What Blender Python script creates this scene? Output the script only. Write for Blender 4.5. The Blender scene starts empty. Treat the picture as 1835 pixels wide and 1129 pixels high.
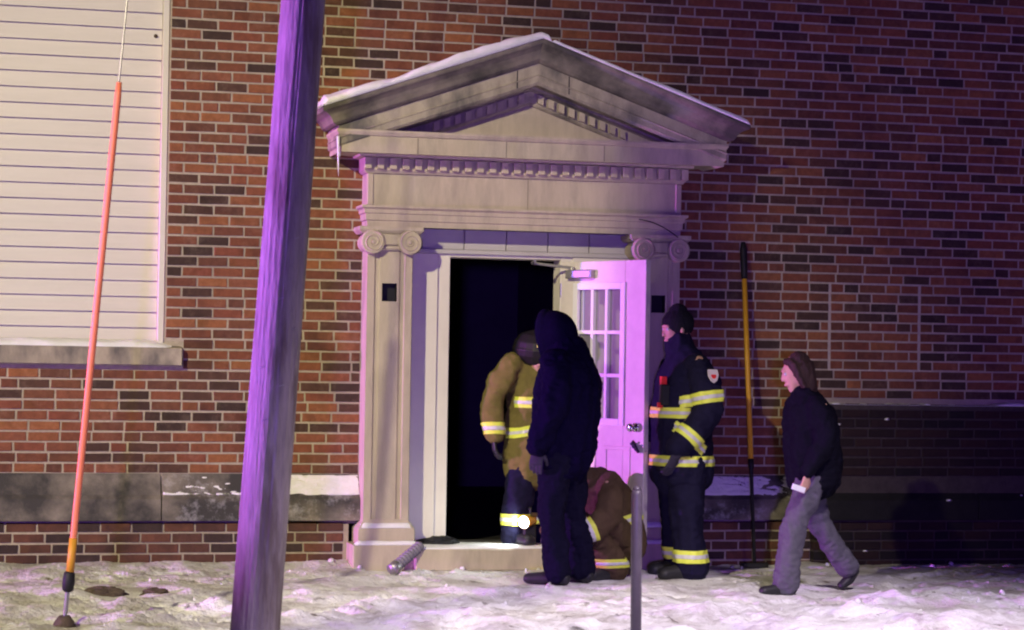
import bpy, bmesh, math, random
from mathutils import Vector, Matrix, noise, Euler
random.seed(11)
S = bpy.context.scene
COL = S.collection

# ---------------------------------------------------------------- camera, sky, lamps, exposure
YAW, ROLL, CAMZ, DIST, FPX = math.radians(14.2), 0.016, 1.43, 14.9, 3900.0
PITCH = math.atan((650 - 564.5) / FPX)
_v = Vector((math.sin(YAW) * math.cos(PITCH), math.cos(YAW) * math.cos(PITCH), math.sin(PITCH)))
_r0 = Vector((math.cos(YAW), -math.sin(YAW), 0)); _u0 = _r0.cross(_v)
_r = _r0 * math.cos(ROLL) + _u0 * math.sin(ROLL); _u = _u0 * math.cos(ROLL) - _r0 * math.sin(ROLL)
cam = bpy.data.cameras.new('camera'); camo = bpy.data.objects.new('camera', cam); COL.objects.link(camo)
cam.sensor_width = 36; cam.lens = 36 * FPX / 1835; cam.clip_end = 600
m3 = Matrix((_r, _u, -_v)).transposed()
camo.matrix_world = Matrix.Translation((0, -DIST, CAMZ)) @ m3.to_4x4()
S.camera = camo
cam.dof.use_dof = True; cam.dof.focus_distance = 14.9; cam.dof.aperture_fstop = 4.0

W = bpy.data.worlds.new('World'); S.world = W; W.use_nodes = True
wn = W.node_tree.nodes; wl = W.node_tree.links
sky = wn.new('ShaderNodeTexSky'); sky.sky_type = 'NISHITA'; sky.sun_disc = False
MOON_EL, MOON_AZ = math.radians(35), math.radians(215)
sky.sun_elevation = MOON_EL; sky.sun_rotation = MOON_AZ
wl.new(sky.outputs[0], wn['Background'].inputs[0]); wn['Background'].inputs[1].default_value = 0.0005

def lamp(name, kind, loc, target, energy, color, **kw):
    L = bpy.data.lights.new(name, kind); L.energy = energy; L.color = color
    for k, val in kw.items(): setattr(L, k, val)
    o = bpy.data.objects.new(name, L); COL.objects.link(o); o.location = loc
    d = Vector(target) - Vector(loc)
    o.rotation_euler = d.to_track_quat('-Z', 'Y').to_euler()
    return o
# faint moon
lamp('moon', 'SUN', (-6, -20, 20), (0, 0, 0), 0.012, (0.8, 0.86, 1.0), angle=math.radians(0.6))
# sodium/LED street lamp on the road behind and left of the photographer
LAMP = Vector((-8.9, -16.5, 9.0))
lamp('street_lamp_light', 'SPOT', LAMP, (1.35, -.4, 1.2), 15600, (1.0, 0.90, 0.56),
     spot_size=math.radians(25), spot_blend=0.8, shadow_soft_size=0.19)
# a nearer street lamp over the verge
lamp('verge_lamp_light', 'SPOT', (4.8, -9.2, 7.5), (4.3, -4.7, 0), 5900, (1.0, 0.85, 1.0), spot_size=math.radians(46), spot_blend=1.0, shadow_soft_size=0.3)
# light bars of emergency vehicles on the left: one parked close along the building front, red and blue beacons side by side
lamp('beacon_red', 'SPOT', (-34.0, -1.15, 1.6), (4.4, -1.5, 1.5), 37000, (1.0, 0.12, 0.40), spot_size=math.radians(9), spot_blend=0.6, shadow_soft_size=0.12)
lamp('beacon_blue', 'SPOT', (-34.0, -1.65, 1.6), (4.4, -1.7, 1.5), 64000, (0.24, 0.13, 1.0), spot_size=math.radians(9), spot_blend=0.6, shadow_soft_size=0.12)
# and one on the drive in line with the wooden pole
lamp('drive_beacon_red', 'SPOT', (-12.0, -3.3, 1.9), (1.45, -4.55, 2.0), 9500, (1.0, 0.14, 0.46), spot_size=math.radians(17), spot_blend=0.7, shadow_soft_size=0.07)
lamp('drive_beacon_blue', 'SPOT', (-12.0, -4.0, 1.9), (1.45, -4.8, 2.0), 25000, (0.24, 0.13, 1.0), spot_size=math.radians(17), spot_blend=0.7, shadow_soft_size=0.07)
# a further light bar on the road, low, in front of the building
lamp('beacon_violet', 'SPOT', (-2.6, -24.0, 1.3), (3.6, 0, 2.4), 5600, (0.25, 0.09, 1.0), spot_size=math.radians(60), spot_blend=0.9, shadow_soft_size=0.25)
lamp('beacon_right', 'SPOT', (16.0, -10.0, 2.4), (9.4, 0, 2.2), 220, (0.34, 0.10, 1.0), spot_size=math.radians(40), spot_blend=1.0, shadow_soft_size=0.2)

vs = S.view_settings
vs.view_transform = 'Standard'; vs.look = 'None'; vs.exposure = 0; vs.gamma = 1; vs.use_curve_mapping = False
S.cycles.use_denoising = True; S.cycles.pixel_filter_type = 'BLACKMAN_HARRIS'; S.cycles.filter_width = 2.1
S.cycles.max_bounces = 6; S.cycles.diffuse_bounces = 2; S.cycles.sample_clamp_indirect = 4

# ---------------------------------------------------------------- materials
def mat(name, base, rough=0.7, var=0.0, scale=8.0, bump=0.0, bscale=60.0, stretch=(1, 1, 1), dark=None, dscale=2.0, dlo=0.5, dhi=0.7,
        metal=0.0, spec=0.35, obj=False, sheen=0.0, light=None):
    m = bpy.data.materials.new(name); m.use_nodes = True
    N, L = m.node_tree.nodes, m.node_tree.links
    p = N['Principled BSDF']; p.inputs['Roughness'].default_value = rough; p.inputs['Metallic'].default_value = metal
    p.inputs['Specular IOR Level'].default_value = spec
    if sheen: p.inputs['Sheen Weight'].default_value = sheen
    p.inputs['Base Color'].default_value = (*base, 1)
    tc = N.new('ShaderNodeTexCoord')
    mp = N.new('ShaderNodeMapping'); mp.inputs['Scale'].default_value = stretch
    if obj: L.new(tc.outputs['Object'], mp.inputs[0])
    else:
        g = N.new('ShaderNodeNewGeometry'); L.new(g.outputs['Position'], mp.inputs[0])
    col = None
    if var:
        n = N.new('ShaderNodeTexNoise'); n.inputs['Scale'].default_value = scale; n.inputs['Detail'].default_value = 6
        n.inputs['Roughness'].default_value = 0.65
        L.new(mp.outputs[0], n.inputs['Vector'])
        r = N.new('ShaderNodeMapRange'); r.inputs[1].default_value = 0.25; r.inputs[2].default_value = 0.75
        r.inputs[3].default_value = 1 - var; r.inputs[4].default_value = 1 + var
        L.new(n.outputs['Fac'], r.inputs[0])
        mx = N.new('ShaderNodeVectorMath'); mx.operation = 'SCALE'; mx.inputs[0].default_value = base
        L.new(r.outputs[0], mx.inputs['Scale']); col = mx.outputs[0]
    if dark:
        n2 = N.new('ShaderNodeTexNoise'); n2.inputs['Scale'].default_value = dscale; n2.inputs['Detail'].default_value = 5
        n2.inputs['Roughness'].default_value = 0.6
        L.new(mp.outputs[0], n2.inputs['Vector'])
        r2 = N.new('ShaderNodeMapRange'); r2.inputs[1].default_value = dlo; r2.inputs[2].default_value = dhi
        L.new(n2.outputs['Fac'], r2.inputs[0])
        mm = N.new('ShaderNodeMix'); mm.data_type = 'RGBA'
        L.new(r2.outputs[0], mm.inputs[0])
        if col: L.new(col, mm.inputs[6])
        else: mm.inputs[6].default_value = (*base, 1)
        mm.inputs[7].default_value = (*dark, 1); col = mm.outputs[2]
    if light:   # salt bloom / mortar smear
        n4 = N.new('ShaderNodeTexNoise'); n4.inputs['Scale'].default_value = 5.5; n4.inputs['Detail'].default_value = 8; n4.inputs['Roughness'].default_value = .75
        L.new(mp.outputs[0], n4.inputs['Vector'])
        r4 = N.new('ShaderNodeMapRange'); r4.inputs[1].default_value = .52; r4.inputs[2].default_value = .75; r4.inputs[4].default_value = light[1]
        L.new(n4.outputs['Fac'], r4.inputs[0])
        m4 = N.new('ShaderNodeMix'); m4.data_type = 'RGBA'; L.new(r4.outputs[0], m4.inputs[0]); L.new(col, m4.inputs[6]); m4.inputs[7].default_value = (*light[0], 1)
        col = m4.outputs[2]
    if col: L.new(col, p.inputs['Base Color'])
    if bump:
        n3 = N.new('ShaderNodeTexNoise'); n3.inputs['Scale'].default_value = bscale; n3.inputs['Detail'].default_value = 5
        L.new(mp.outputs[0], n3.inputs['Vector'])
        b = N.new('ShaderNodeBump'); b.inputs['Strength'].default_value = bump; b.inputs['Distance'].default_value = 0.01
        L.new(n3.outputs['Fac'], b.inputs['Height']); L.new(b.outputs[0], p.inputs['Normal'])
    return m

BR = [(.235, .085, .05), (.20, .072, .045), (.27, .105, .055), (.31, .125, .06), (.17, .065, .045), (.225, .075, .05),
      (.145, .062, .045), (.058, .036, .033), (.075, .042, .036), (.25, .095, .06), (.19, .08, .05), (.10, .052, .042)]
BRW = [4.5, 4.5, 4, 3, 4, 3, 4, 3.4, 3.2, 3, 3.5, 3.4]
BR = [(a * .88, c * .82, d * .66) for a, c, d in BR]
brick_m = [mat('brick_%d' % i, c, 0.85, .28, 22, .35, 90, dark=(c[0]*.55, c[1]*.55, c[2]*.6), dscale=3.5, dlo=.52, dhi=.72, light=((.34, .26, .19), .22)) for i, c in enumerate(BR)]
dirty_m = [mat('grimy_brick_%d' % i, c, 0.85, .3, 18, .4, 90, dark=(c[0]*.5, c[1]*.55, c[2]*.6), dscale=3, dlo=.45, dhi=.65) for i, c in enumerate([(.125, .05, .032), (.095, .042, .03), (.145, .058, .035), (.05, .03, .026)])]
shade_tint_m = [mat('shade_tint_brick_%d' % i, c, 0.8, .3, 22, .35, 90) for i, c in enumerate([(.022, .010, .009), (.015, .0075, .0075), (.028, .012, .010), (.010, .007, .008)])]  # near-black colour stands in for the shadow over the lower right wall
M = {}
M['mortar'] = mat('mortar', (.45, .385, .285), .95, .2, 30, .5, 120, dark=(.31, .26, .20), dscale=1.3, dlo=.45, dhi=.7)
M['patch_mortar'] = mat('patch_mortar', (.44, .38, .31), .95, .2, 30, .5, 120)
M['shade_tint_mortar'] = mat('shade_tint_mortar', (.058, .046, .043), .95, .3, 14, .5, 120)  # joints darkened to paint the same lower right shadow
M['stone'] = mat('limestone', (.50, .43, .315), .85, .13, 6, .25, 90, stretch=(2, 2, .55), dark=(.33, .28, .22), dscale=2.6, dlo=.5, dhi=.75)
M['stone_stained'] = mat('stained_limestone', (.42, .365, .27), .85, .2, 8, .3, 90, stretch=(1.4, 1.4, .7), dark=(.13, .12, .105), dscale=2.4, dlo=.46, dhi=.66)
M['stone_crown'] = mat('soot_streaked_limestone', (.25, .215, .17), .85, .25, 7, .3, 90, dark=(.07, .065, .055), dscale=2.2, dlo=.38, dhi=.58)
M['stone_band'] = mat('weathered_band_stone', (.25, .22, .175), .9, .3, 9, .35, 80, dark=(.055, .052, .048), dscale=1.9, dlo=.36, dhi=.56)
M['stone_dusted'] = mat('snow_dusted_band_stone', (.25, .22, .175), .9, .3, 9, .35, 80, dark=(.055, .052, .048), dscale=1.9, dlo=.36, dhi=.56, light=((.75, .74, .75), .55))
M['stone_dark'] = mat('shade_tint_band_stone', (.012, .0115, .012), .9, .35, 14, .4, 70)  # band stone darkened to carry the lower right shadow in its colour
M['white_paint'] = mat('cream_paint', (.76, .71, .60), .55, .05, 5, .05, 60)
M['door_paint'] = mat('door_paint', (.70, .64, .54), .5, .10, 6, .05, 60)
M['muntin_paint'] = mat('white_muntin_paint', (.82, .80, .76), .5, .03, 5)
M['siding'] = mat('siding_paint', (.68, .635, .55), .6, .05, 3, .06, 40, stretch=(.4, 1, 6))
M['transom'] = mat('transom_paint', (.50, .47, .45), .6, .08, 4)
M['jamb_trim'] = mat('siding_trim', (.70, .66, .55), .6, .05, 4)
M['snow'] = mat('clean_snow', (.84, .83, .83), .6, .05, 12, .5, 45, spec=.25)
M['wood'] = mat('pole_wood', (.26, .225, .20), .85, .3, 9, .7, 20, stretch=(4, 4, .6), dark=(.15, .12, .10), dscale=2.4, dlo=.50, dhi=.62, obj=True)
M['orange'] = mat('orange_plastic', (.80, .22, .11), .45, .05, 6, 0, obj=True)
M['amber'] = mat('amber_plastic', (.62, .30, .03), .5, .08, 9)
M['steel'] = mat('galvanised_steel', (.32, .31, .31), .45, .15, 20, metal=.8)
M['post'] = mat('painted_steel', (.075, .06, .08), .4, .2, 12, .1, 80, spec=.5)
M['chrome'] = mat('chrome', (.75, .75, .76), .18, metal=1.0)
M['closer'] = mat('closer_metal', (.42, .40, .38), .35, metal=.6)
M['black'] = mat('black_rubber', (.012, .012, .013), .6, .2, 20)
M['yellow'] = mat('yellow_fiberglass', (.78, .42, .03), .4, .08, 8)
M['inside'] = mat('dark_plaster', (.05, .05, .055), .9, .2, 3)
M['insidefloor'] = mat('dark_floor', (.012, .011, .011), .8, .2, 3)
M['dirt'] = mat('dirt_clod', (.085, .062, .045), .9, .4, 25, .6, 50)
M['hood_cloth'] = mat('black_fleece', (.0055, .0036, .021), .95, .25, 40, .5, 140, spec=.04)
M['trouser_black'] = mat('black_trouser_cloth', (.0075, .0065, .019), .9, .25, 30, .5, 140, spec=.05)
M['navy'] = mat('navy_turnout', (.0095, .008, .028), .85, .25, 30, .5, 140, spec=.15)
M['tan'] = mat('tan_turnout', (.165, .135, .04), .88, .16, 16, .5, 120, spec=.15)
M['brown'] = mat('soiled_turnout', (.085, .056, .03), .9, .25, 12, .5, 120, spec=.15)
M['jacket'] = mat('dark_jacket', (.006, .0055, .011), .9, .25, 40, .5, 140, spec=.05)
M['grey_trouser'] = mat('grey_trouser_cloth', (.095, .09, .11), .9, .15, 40, .5, 140, spec=.15)
M['lime'] = mat('lime_trim', (.78, .86, .10), .5, .05, 40)
M['silver'] = mat('silver_trim', (.62, .62, .60), .35, .05, 40, spec=.6)
M['skin'] = mat('skin', (.50, .29, .21), .55, .08, 30, .1, 120)
M['hair'] = mat('brown_hair', (.034, .015, .012), .6, .4, 12, .6, 60, stretch=(6, 6, 1))
M['knit'] = mat('dark_knit', (.013, .013, .018), .95, .2, 60, .7, 160, spec=.1)
M['glove'] = mat('dark_glove', (.035, .028, .05), .8, .2, 40, .3, 120)
M['boot'] = mat('boot_rubber', (.02, .02, .022), .5, .2, 30)
M['eye'] = mat('eye', (.55, .53, .5), .2)
M['helmet'] = mat('black_helmet', (.012, .011, .011), .5, .2, 30, spec=.2)
M['red'] = mat('red_plastic', (.70, .03, .03), .4)
M['patch_white'] = mat('patch_cloth', (.60, .52, .55), .8, .1, 40)
M['phone'] = mat('pale_plastic', (.78, .78, .80), .3)
M['icicle'] = mat('icicle_ice', (.75, .76, .80), .2, spec=.6)
M['hose'] = mat('hose_fabric', (.20, .18, .22), .8, .3, 30, .4, 100)
M['clay_red'] = mat('brick_red_riser', (.12, .045, .035), .9, .25, 15, .4, 60)

def glass_mat():
    m = bpy.data.materials.new('window_glass'); m.use_nodes = True
    N, L = m.node_tree.nodes, m.node_tree.links
    out = N['Material Output']; N.remove(N['Principled BSDF'])
    t = N.new('ShaderNodeBsdfTransparent'); t.inputs[0].default_value = (.86, .87, .88, 1)
    g = N.new('ShaderNodeBsdfGlossy'); g.inputs['Roughness'].default_value = .08
    d = N.new('ShaderNodeBsdfDiffuse'); d.inputs[0].default_value = (.55, .54, .56, 1)
    fr = N.new('ShaderNodeFresnel'); fr.inputs[0].default_value = 1.5
    a = N.new('ShaderNodeMixShader'); L.new(fr.outputs[0], a.inputs[0]); L.new(t.outputs[0], a.inputs[1]); L.new(g.outputs[0], a.inputs[2])
    b = N.new('ShaderNodeMixShader'); b.inputs[0].default_value = .30; L.new(a.outputs[0], b.inputs[1]); L.new(d.outputs[0], b.inputs[2])
    L.new(b.outputs[0], out.inputs[0]); return m
M['glass'] = glass_mat()
def lens_mat():
    m = bpy.data.materials.new('lit_lens'); m.use_nodes = True
    p = m.node_tree.nodes['Principled BSDF']; p.inputs['Emission Color'].default_value = (.9, 1, .97, 1); p.inputs['Emission Strength'].default_value = 14
    return m
M['lens'] = lens_mat()

def snow_ground_mat():
    m = bpy.data.materials.new('trampled_snow'); m.use_nodes = True
    N, L = m.node_tree.nodes, m.node_tree.links
    p = N['Principled BSDF']; p.inputs['Roughness'].default_value = .65; p.inputs['Specular IOR Level'].default_value = .3
    g = N.new('ShaderNodeNewGeometry')
    mp = N.new('ShaderNodeMapping'); mp.inputs['Scale'].default_value = (1, .8, 1); L.new(g.outputs['Position'], mp.inputs[0])
    def nz(sc, det, lo, hi):
        n = N.new('ShaderNodeTexNoise'); n.inputs['Scale'].default_value = sc; n.inputs['Detail'].default_value = det; n.inputs['Roughness'].default_value = .62
        L.new(mp.outputs[0], n.inputs['Vector'])
        r = N.new('ShaderNodeMapRange'); r.inputs[1].default_value = lo; r.inputs[2].default_value = hi; L.new(n.outputs['Fac'], r.inputs[0]); return r.outputs[0]
    def mix(f, a, b):
        x = N.new('ShaderNodeMix'); x.data_type = 'RGBA'; L.new(f, x.inputs[0])
        if isinstance(a, tuple): x.inputs[6].default_value = (*a, 1)
        else: L.new(a, x.inputs[6])
        x.inputs[7].default_value = (*b, 1); return x.outputs[2]
    c = mix(nz(3.4, 7, .46, .62), (.86, .85, .85), (.56, .53, .51))
    c = mix(nz(6.5, 7, .61, .70), c, (.17, .14, .115))
    L.new(c, p.inputs['Base Color'])
    b = N.new('ShaderNodeBump'); b.inputs['Strength'].default_value = .7; b.inputs['Distance'].default_value = .05
    L.new(nz(30, 8, 0, 1), b.inputs['Height']); L.new(b.outputs[0], p.inputs['Normal'])
    return m
M['ground'] = snow_ground_mat()

# ---------------------------------------------------------------- mesh helpers
class MB:
    def __init__(s): s.v = []; s.f = []; s.mi = []
    def face(s, pts, mi=0):
        b = len(s.v); s.v += [tuple(p) for p in pts]; s.f.append(tuple(range(b, b + len(pts)))); s.mi.append(mi)
    def add(s, vs_, fs, mi=0):
        b = len(s.v); s.v += [tuple(p) for p in vs_]
        for f in fs: s.f.append(tuple(i + b for i in f)); s.mi.append(mi)
    def box(s, x0, x1, y0, y1, z0, z1, ch=0.0, mi=0):
        if ch <= 0:
            v = [(x0, y0, z0), (x1, y0, z0), (x1, y1, z0), (x0, y1, z0), (x0, y0, z1), (x1, y0, z1), (x1, y1, z1), (x0, y1, z1)]
            s.add(v, [(0, 3, 2, 1), (4, 5, 6, 7), (0, 1, 5, 4), (1, 2, 6, 5), (2, 3, 7, 6), (3, 0, 4, 7)], mi)
        else:   # chamfer the edges of the street-facing (-y) side
            c = ch
            v = [(x0+c, y0, z0+c), (x1-c, y0, z0+c), (x1-c, y0, z1-c), (x0+c, y0, z1-c),
                 (x0, y0+c, z0), (x1, y0+c, z0), (x1, y0+c, z1), (x0, y0+c, z1),
                 (x0, y1, z0), (x1, y1, z0), (x1, y1, z1), (x0, y1, z1)]
            s.add(v, [(0, 1, 2, 3), (4, 5, 1, 0), (5, 6, 2, 1), (6, 7, 3, 2), (7, 4, 0, 3),
                      (8, 9, 5, 4), (9, 10, 6, 5), (10, 11, 7, 6), (11, 8, 4, 7), (11, 10, 9, 8)], mi)
    def cyl(s, p0, p1, r0, r1=None, n=16, mi=0, rings=None):
        r1 = r0 if r1 is None else r1
        p0, p1 = Vector(p0), Vector(p1); d = (p1 - p0).normalized()
        a = d.orthogonal().normalized(); b = d.cross(a)
        rr = rings or [(0, r0), (1, r1)]
        v = []
        for t, r in rr:
            c = p0.lerp(p1, t)
            v += [c + (a * math.cos(2*math.pi*k/n) + b * math.sin(2*math.pi*k/n)) * r for k in range(n)]
        f = []
        for i in range(len(rr) - 1):
            f += [(i*n + k, i*n + (k+1) % n, (i+1)*n + (k+1) % n, (i+1)*n + k) for k in range(n)]
        f += [tuple(reversed(range(n))), tuple((len(rr)-1)*n + k for k in range(n))]
        s.add(v, f, mi)
    def sweep(s, prof, x0, x1, yb, yw, mi=0):
        """moulding profile (out, z) carried round the front with mitred returns to the wall"""
        lines = [[(x0 - o, yw, z), (x0 - o, yb - o, z), (x1 + o, yb - o, z), (x1 + o, yw, z)] for o, z in prof]
        for a, b in zip(lines, lines[1:]):
            for k in range(3): s.face([a[k], a[k+1], b[k+1], b[k]], mi)
        s.face([l[0] for l in lines][::-1], mi); s.face([l[3] for l in lines], mi)
    def build(s, name, m, parent=None, smooth=False, loc=(0, 0, 0)):
        me = bpy.data.meshes.new(name); me.from_pydata(s.v, [], s.f)
        for x in (m if isinstance(m, (list, tuple)) else [m]): me.materials.append(x)
        if any(s.mi): me.polygons.foreach_set('material_index', s.mi)
        bm = bmesh.new(); bm.from_mesh(me); bmesh.ops.remove_doubles(bm, verts=bm.verts, dist=1e-5)
        bmesh.ops.recalc_face_normals(bm, faces=bm.faces); bm.to_mesh(me); bm.free()
        if smooth:
            for p in me.polygons: p.use_smooth = True
        o = bpy.data.objects.new(name, me); COL.objects.link(o); o.parent = parent; o.location = loc
        return o
def empty(name, loc, label=None, cat=None, group=None, parent=None):
    o = bpy.data.objects.new(name, None); COL.objects.link(o); o.location = loc; o.parent = parent
    o.empty_display_size = .1
    if label: o['label'] = label; o['category'] = cat
    if group: o['group'] = group
    return o
def tag(o, label, cat, group=None):
    o['label'] = label; o['category'] = cat
    if group: o['group'] = group
    return o
def fbm(x, y, z=0, o=4):
    a, t, fr = .5, 0, 1
    for i in range(o):
        t += a * noise.noise((x*fr, y*fr, z*fr + i*7.3)); a *= .5; fr *= 2.1
    return t
def bevel(o, w=.004, seg=2):
    b = o.modifiers.new('b', 'BEVEL'); b.width = w; b.segments = seg; b.limit_method = 'ANGLE'; b.angle_limit = math.radians(40)

# ---------------------------------------------------------------- ground
FEET = []
PRINTS = {}
_rp = random.Random(4)
for _ in range(150):     # boot prints trodden into the snow
    px_, py_ = _rp.uniform(-.6, 8.4), -_rp.uniform(.45, 4.5); an_ = _rp.gauss(0, .5) + (math.pi if _rp.random() < .5 else 0)
    for ix in range(int(math.floor((px_ - .25) * 2)), int(math.floor((px_ + .25) * 2)) + 1):
        for iy in range(int(math.floor((py_ - .25) * 2)), int(math.floor((py_ + .25) * 2)) + 1):
            PRINTS.setdefault((ix, iy), []).append((px_, py_, math.cos(an_), math.sin(an_), _rp.uniform(.018, .04)))
def gh(x, y):
    far = min(1, max(0, (-y - 1.2) / 1.0))
    h = .022 * fbm(x * .9, y * .9, 3)
    lump = .5 + fbm(x * 2.6 + 5, y * 2.2, 1, 4)
    h += (.018 + .042 * far) * (lump * lump * 1.6 - .35)
    h += (.012 + .012 * far) * fbm(x * 7, y * 6, 4, 3) + .009 * fbm(x * 19, y * 15, 2, 3)
    # soft drift against the wall at the left
    if x < 2.7: h += .05 * max(0, 1 - (-y) / .55) * (1 + .6 * fbm(x * 1.5, 9, 0, 2))
    # edge of the cleared strip: a shallow gully left of the steps
    yg = -.80 + .10 * math.sin(x * 1.7) + (.35 * max(0, x - 1.7) if x < 3 else .4)
    if x < 2.9: h -= .045 * math.exp(-((y - yg) / .07) ** 2)
    # cleared walk before the steps
    if 2.3 < x < 4.9:
        k = math.exp(-((y + 1.02) / .28) ** 4) * min(1, (x - 2.3) / .4) * min(1, (4.9 - x) / .4)
        h = h * (1 - .8 * k) - .03 * k
    for qx, qy, ca, sa, dp in PRINTS.get((int(math.floor(x * 2)), int(math.floor(y * 2))), ()):
        u_ = ((x - qx) * ca + (y - qy) * sa) / .145; v_ = ((y - qy) * ca - (x - qx) * sa) / .055; r2 = u_ * u_ + v_ * v_
        h += dp * (-math.exp(-r2 ** 2) + .45 * math.exp(-((math.sqrt(r2) - 1.35) / .25) ** 2))
    for fx, fy, fr in FEET:
        k = math.exp(-(((x - fx) ** 2 + (y - fy) ** 2) / fr ** 2) ** 2); h = h * (1 - k) - .004 * k
    return h
FEET += [(3.75, -1.25, .2), (3.86, -1.13, .2), (4.8, -.78, .32), (5.07, -2.0, .18), (5.62, -1.75, .18), (4.2, -.8, .35), (.564, -3.09, .08), (1.44, -4.1, .3)]
def lines_(a, b, fa, fb, st, far):
    L = []; x = fa
    while x < fb: L.append(x); x += st
    L.append(fb)
    s_, x = st, fb
    while x < b: s_ *= 1.35; x += s_; L.append(min(x, b))
    s_, x = st, fa; P = []
    while x > a: s_ *= 1.35; x -= s_; P.append(max(x, a))
    return P[::-1] + L
gx = lines_(-150, 160, -.6, 8.6, .028, 0); gy = lines_(-160, 60, -4.6, .12, .024, 0)
gv = []; nx = len(gx)
for y in gy:
    for x in gx:
        near = (-3 < x < 11 and -9 < y < .8)
        gv.append((x, y, gh(x, y) if near else -.02))
gf = [(j*nx+i, j*nx+i+1, (j+1)*nx+i+1, (j+1)*nx+i) for j in range(len(gy)-1) for i in range(nx-1)]
me = bpy.data.meshes.new('ground'); me.from_pydata(gv, [], gf); me.materials.append(M['ground'])
for p in me.polygons: p.use_smooth = True
g = bpy.data.objects.new('ground', me); COL.objects.link(g); g['kind'] = 'structure'

# ---------------------------------------------------------------- building
BX0, BX1, BZ1 = -2.6, 10.6, 6.4
bld = empty('brick_building', (3.8, 0, 0), 'red brick building with stone pedimented doorway and boarded window', 'building')
bld.location = (0, 0, 0)
COURSE, STR, HDR, J = .0705, .2105, .103, .0145
WIN_R, WIN_B = 1.335, 1.372
SX0, SX1 = 2.70, 4.94          # surround
PX0, PX1, PZ0, PZ1 = 6.18, 6.88, .648 + 11 * .0705 - .0145, .648 + 20 * .0705
DKX, DKZ, DKY = 6.02, 1.165, -.13
bricks = []   # (x0,x1,z0,z1,yfront,material index)
def sub(iv, a, b):
    out = []
    for p, q in iv:
        if b <= p or a >= q: out.append((p, q)); continue
        if a > p: out.append((p, a))
        if b < q: out.append((b, q))
    return out
def course(iv, z0, z1, yf, off, grimy_or_shaded=False, hp=.10):
    for p, q in iv:
        x = p if p > BX0 + .01 else BX0 - random.random() * .2
        first = STR * (.5 if off else 1) - J if p > BX0 + .01 else STR - J
        ln = first
        while x < q - .015:
            x1 = min(x + ln, q)
            if q - x1 < .05 and x1 < q: x1 = q
            if x1 - x > .02:
                mi = ((16 if grimy_or_shaded == 16 else 12) + random.choices(range(4), [3, 3, 2, 2])[0]) if grimy_or_shaded else random.choices(range(12), BRW)[0]
                bricks.append((x, x1, z0 + random.uniform(-.0012, .0012), z1 + random.uniform(-.0012, .0012), yf - random.uniform(0, .004), mi))
            x = x1 + J
            ln = (HDR if random.random() < hp else STR - J) + random.uniform(-.004, .004)
nc = int((BZ1 - .648) / COURSE)
for i in range(nc):
    z0 = .648 + i * COURSE; z1 = z0 + COURSE - J
    iv = [(BX0, BX1)]
    if z1 > WIN_B: iv = sub(iv, -1.15, WIN_R + J) if z0 > 1.515 else sub(iv, -1.27, 1.455 + J)
    if z1 < 2.70: iv = sub(iv, SX0 - J, SX1 + J)
    if z0 < DKZ: iv = sub(iv, DKX, BX1)
    inpatch = 11 <= i <= 19
    if inpatch: iv = sub(iv, PX0 - .018, PX1 + .018)
    course(iv, z0, z1, 0, i % 2)
for i in range(11, 20): course([(PX0 + .006, PX1 - .006)], .648 + i * COURSE, .648 + (i + 1) * COURSE - J, .001, i % 2, hp=.15)
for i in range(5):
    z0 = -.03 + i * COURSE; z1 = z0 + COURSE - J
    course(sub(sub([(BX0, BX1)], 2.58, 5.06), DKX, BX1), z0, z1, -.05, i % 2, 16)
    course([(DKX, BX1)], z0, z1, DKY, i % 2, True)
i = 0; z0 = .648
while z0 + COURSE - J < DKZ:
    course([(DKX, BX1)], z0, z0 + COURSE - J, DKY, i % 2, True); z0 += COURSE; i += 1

# pick the 300 bricks that show largest (nearest the camera, in view, clear of the pole)
def proj(P):
    q = Vector(P) - Vector((0, -DIST, CAMZ)); z = q.dot(_v)
    return (917.5 + FPX * q.dot(_r) / z, 564.5 - FPX * q.dot(_u) / z, z)
cand = []
for k, b in enumerate(bricks):
    if b[5] > 11: continue
    px, py, z = proj(((b[0]+b[1])/2, 0, (b[2]+b[3])/2))
    if not (10 < px < 1820 and 8 < py < 1010): continue
    cx = 455 + 88 * (1129 - py) / 1129
    if abs(px - cx) < 62 or b[1] - b[0] < .19: continue
    cand.append((z, k))
cand.sort(); single = {k for _, k in cand[:300]}
unit = {}
def brick_mesh(mi, L):
    key = (mi, random.randrange(5))
    if key not in unit:
        b = MB(); b.box(-.0995, .0995, 0, .07, -.028, .028, .0025); b.v = [tuple(c + random.uniform(-.0018, .0018) for c in q) for q in b.v]
        o = b.build('brick', brick_m[mi]); unit[key] = o.data; bpy.data.objects.remove(o)
    return unit[key]
rest = MB()
for k, b in enumerate(bricks):
    x0, x1, z0, z1, yf, mi = b
    if k in single:
        o = bpy.data.objects.new('brick', brick_mesh(mi, x1 - x0)); COL.objects.link(o); o.parent = bld
        o.location = ((x0+x1)/2, yf, (z0+z1)/2); o.scale.x = (x1 - x0) / .199
        o.rotation_euler = (random.uniform(-.012, .012), random.uniform(-.006, .006), random.uniform(-.006, .006))
    else:
        nv = len(rest.v); rest.box(x0, x1, yf, yf + .07, z0, z1, .0025, mi)
        for q in range(nv, nv + 8): rest.v[q] = tuple(c + random.uniform(-.0016, .0016) for c in rest.v[q])
r = rest.build('brickwork', brick_m + shade_tint_m + dirty_m, bld); r['kind'] = 'stuff'

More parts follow.
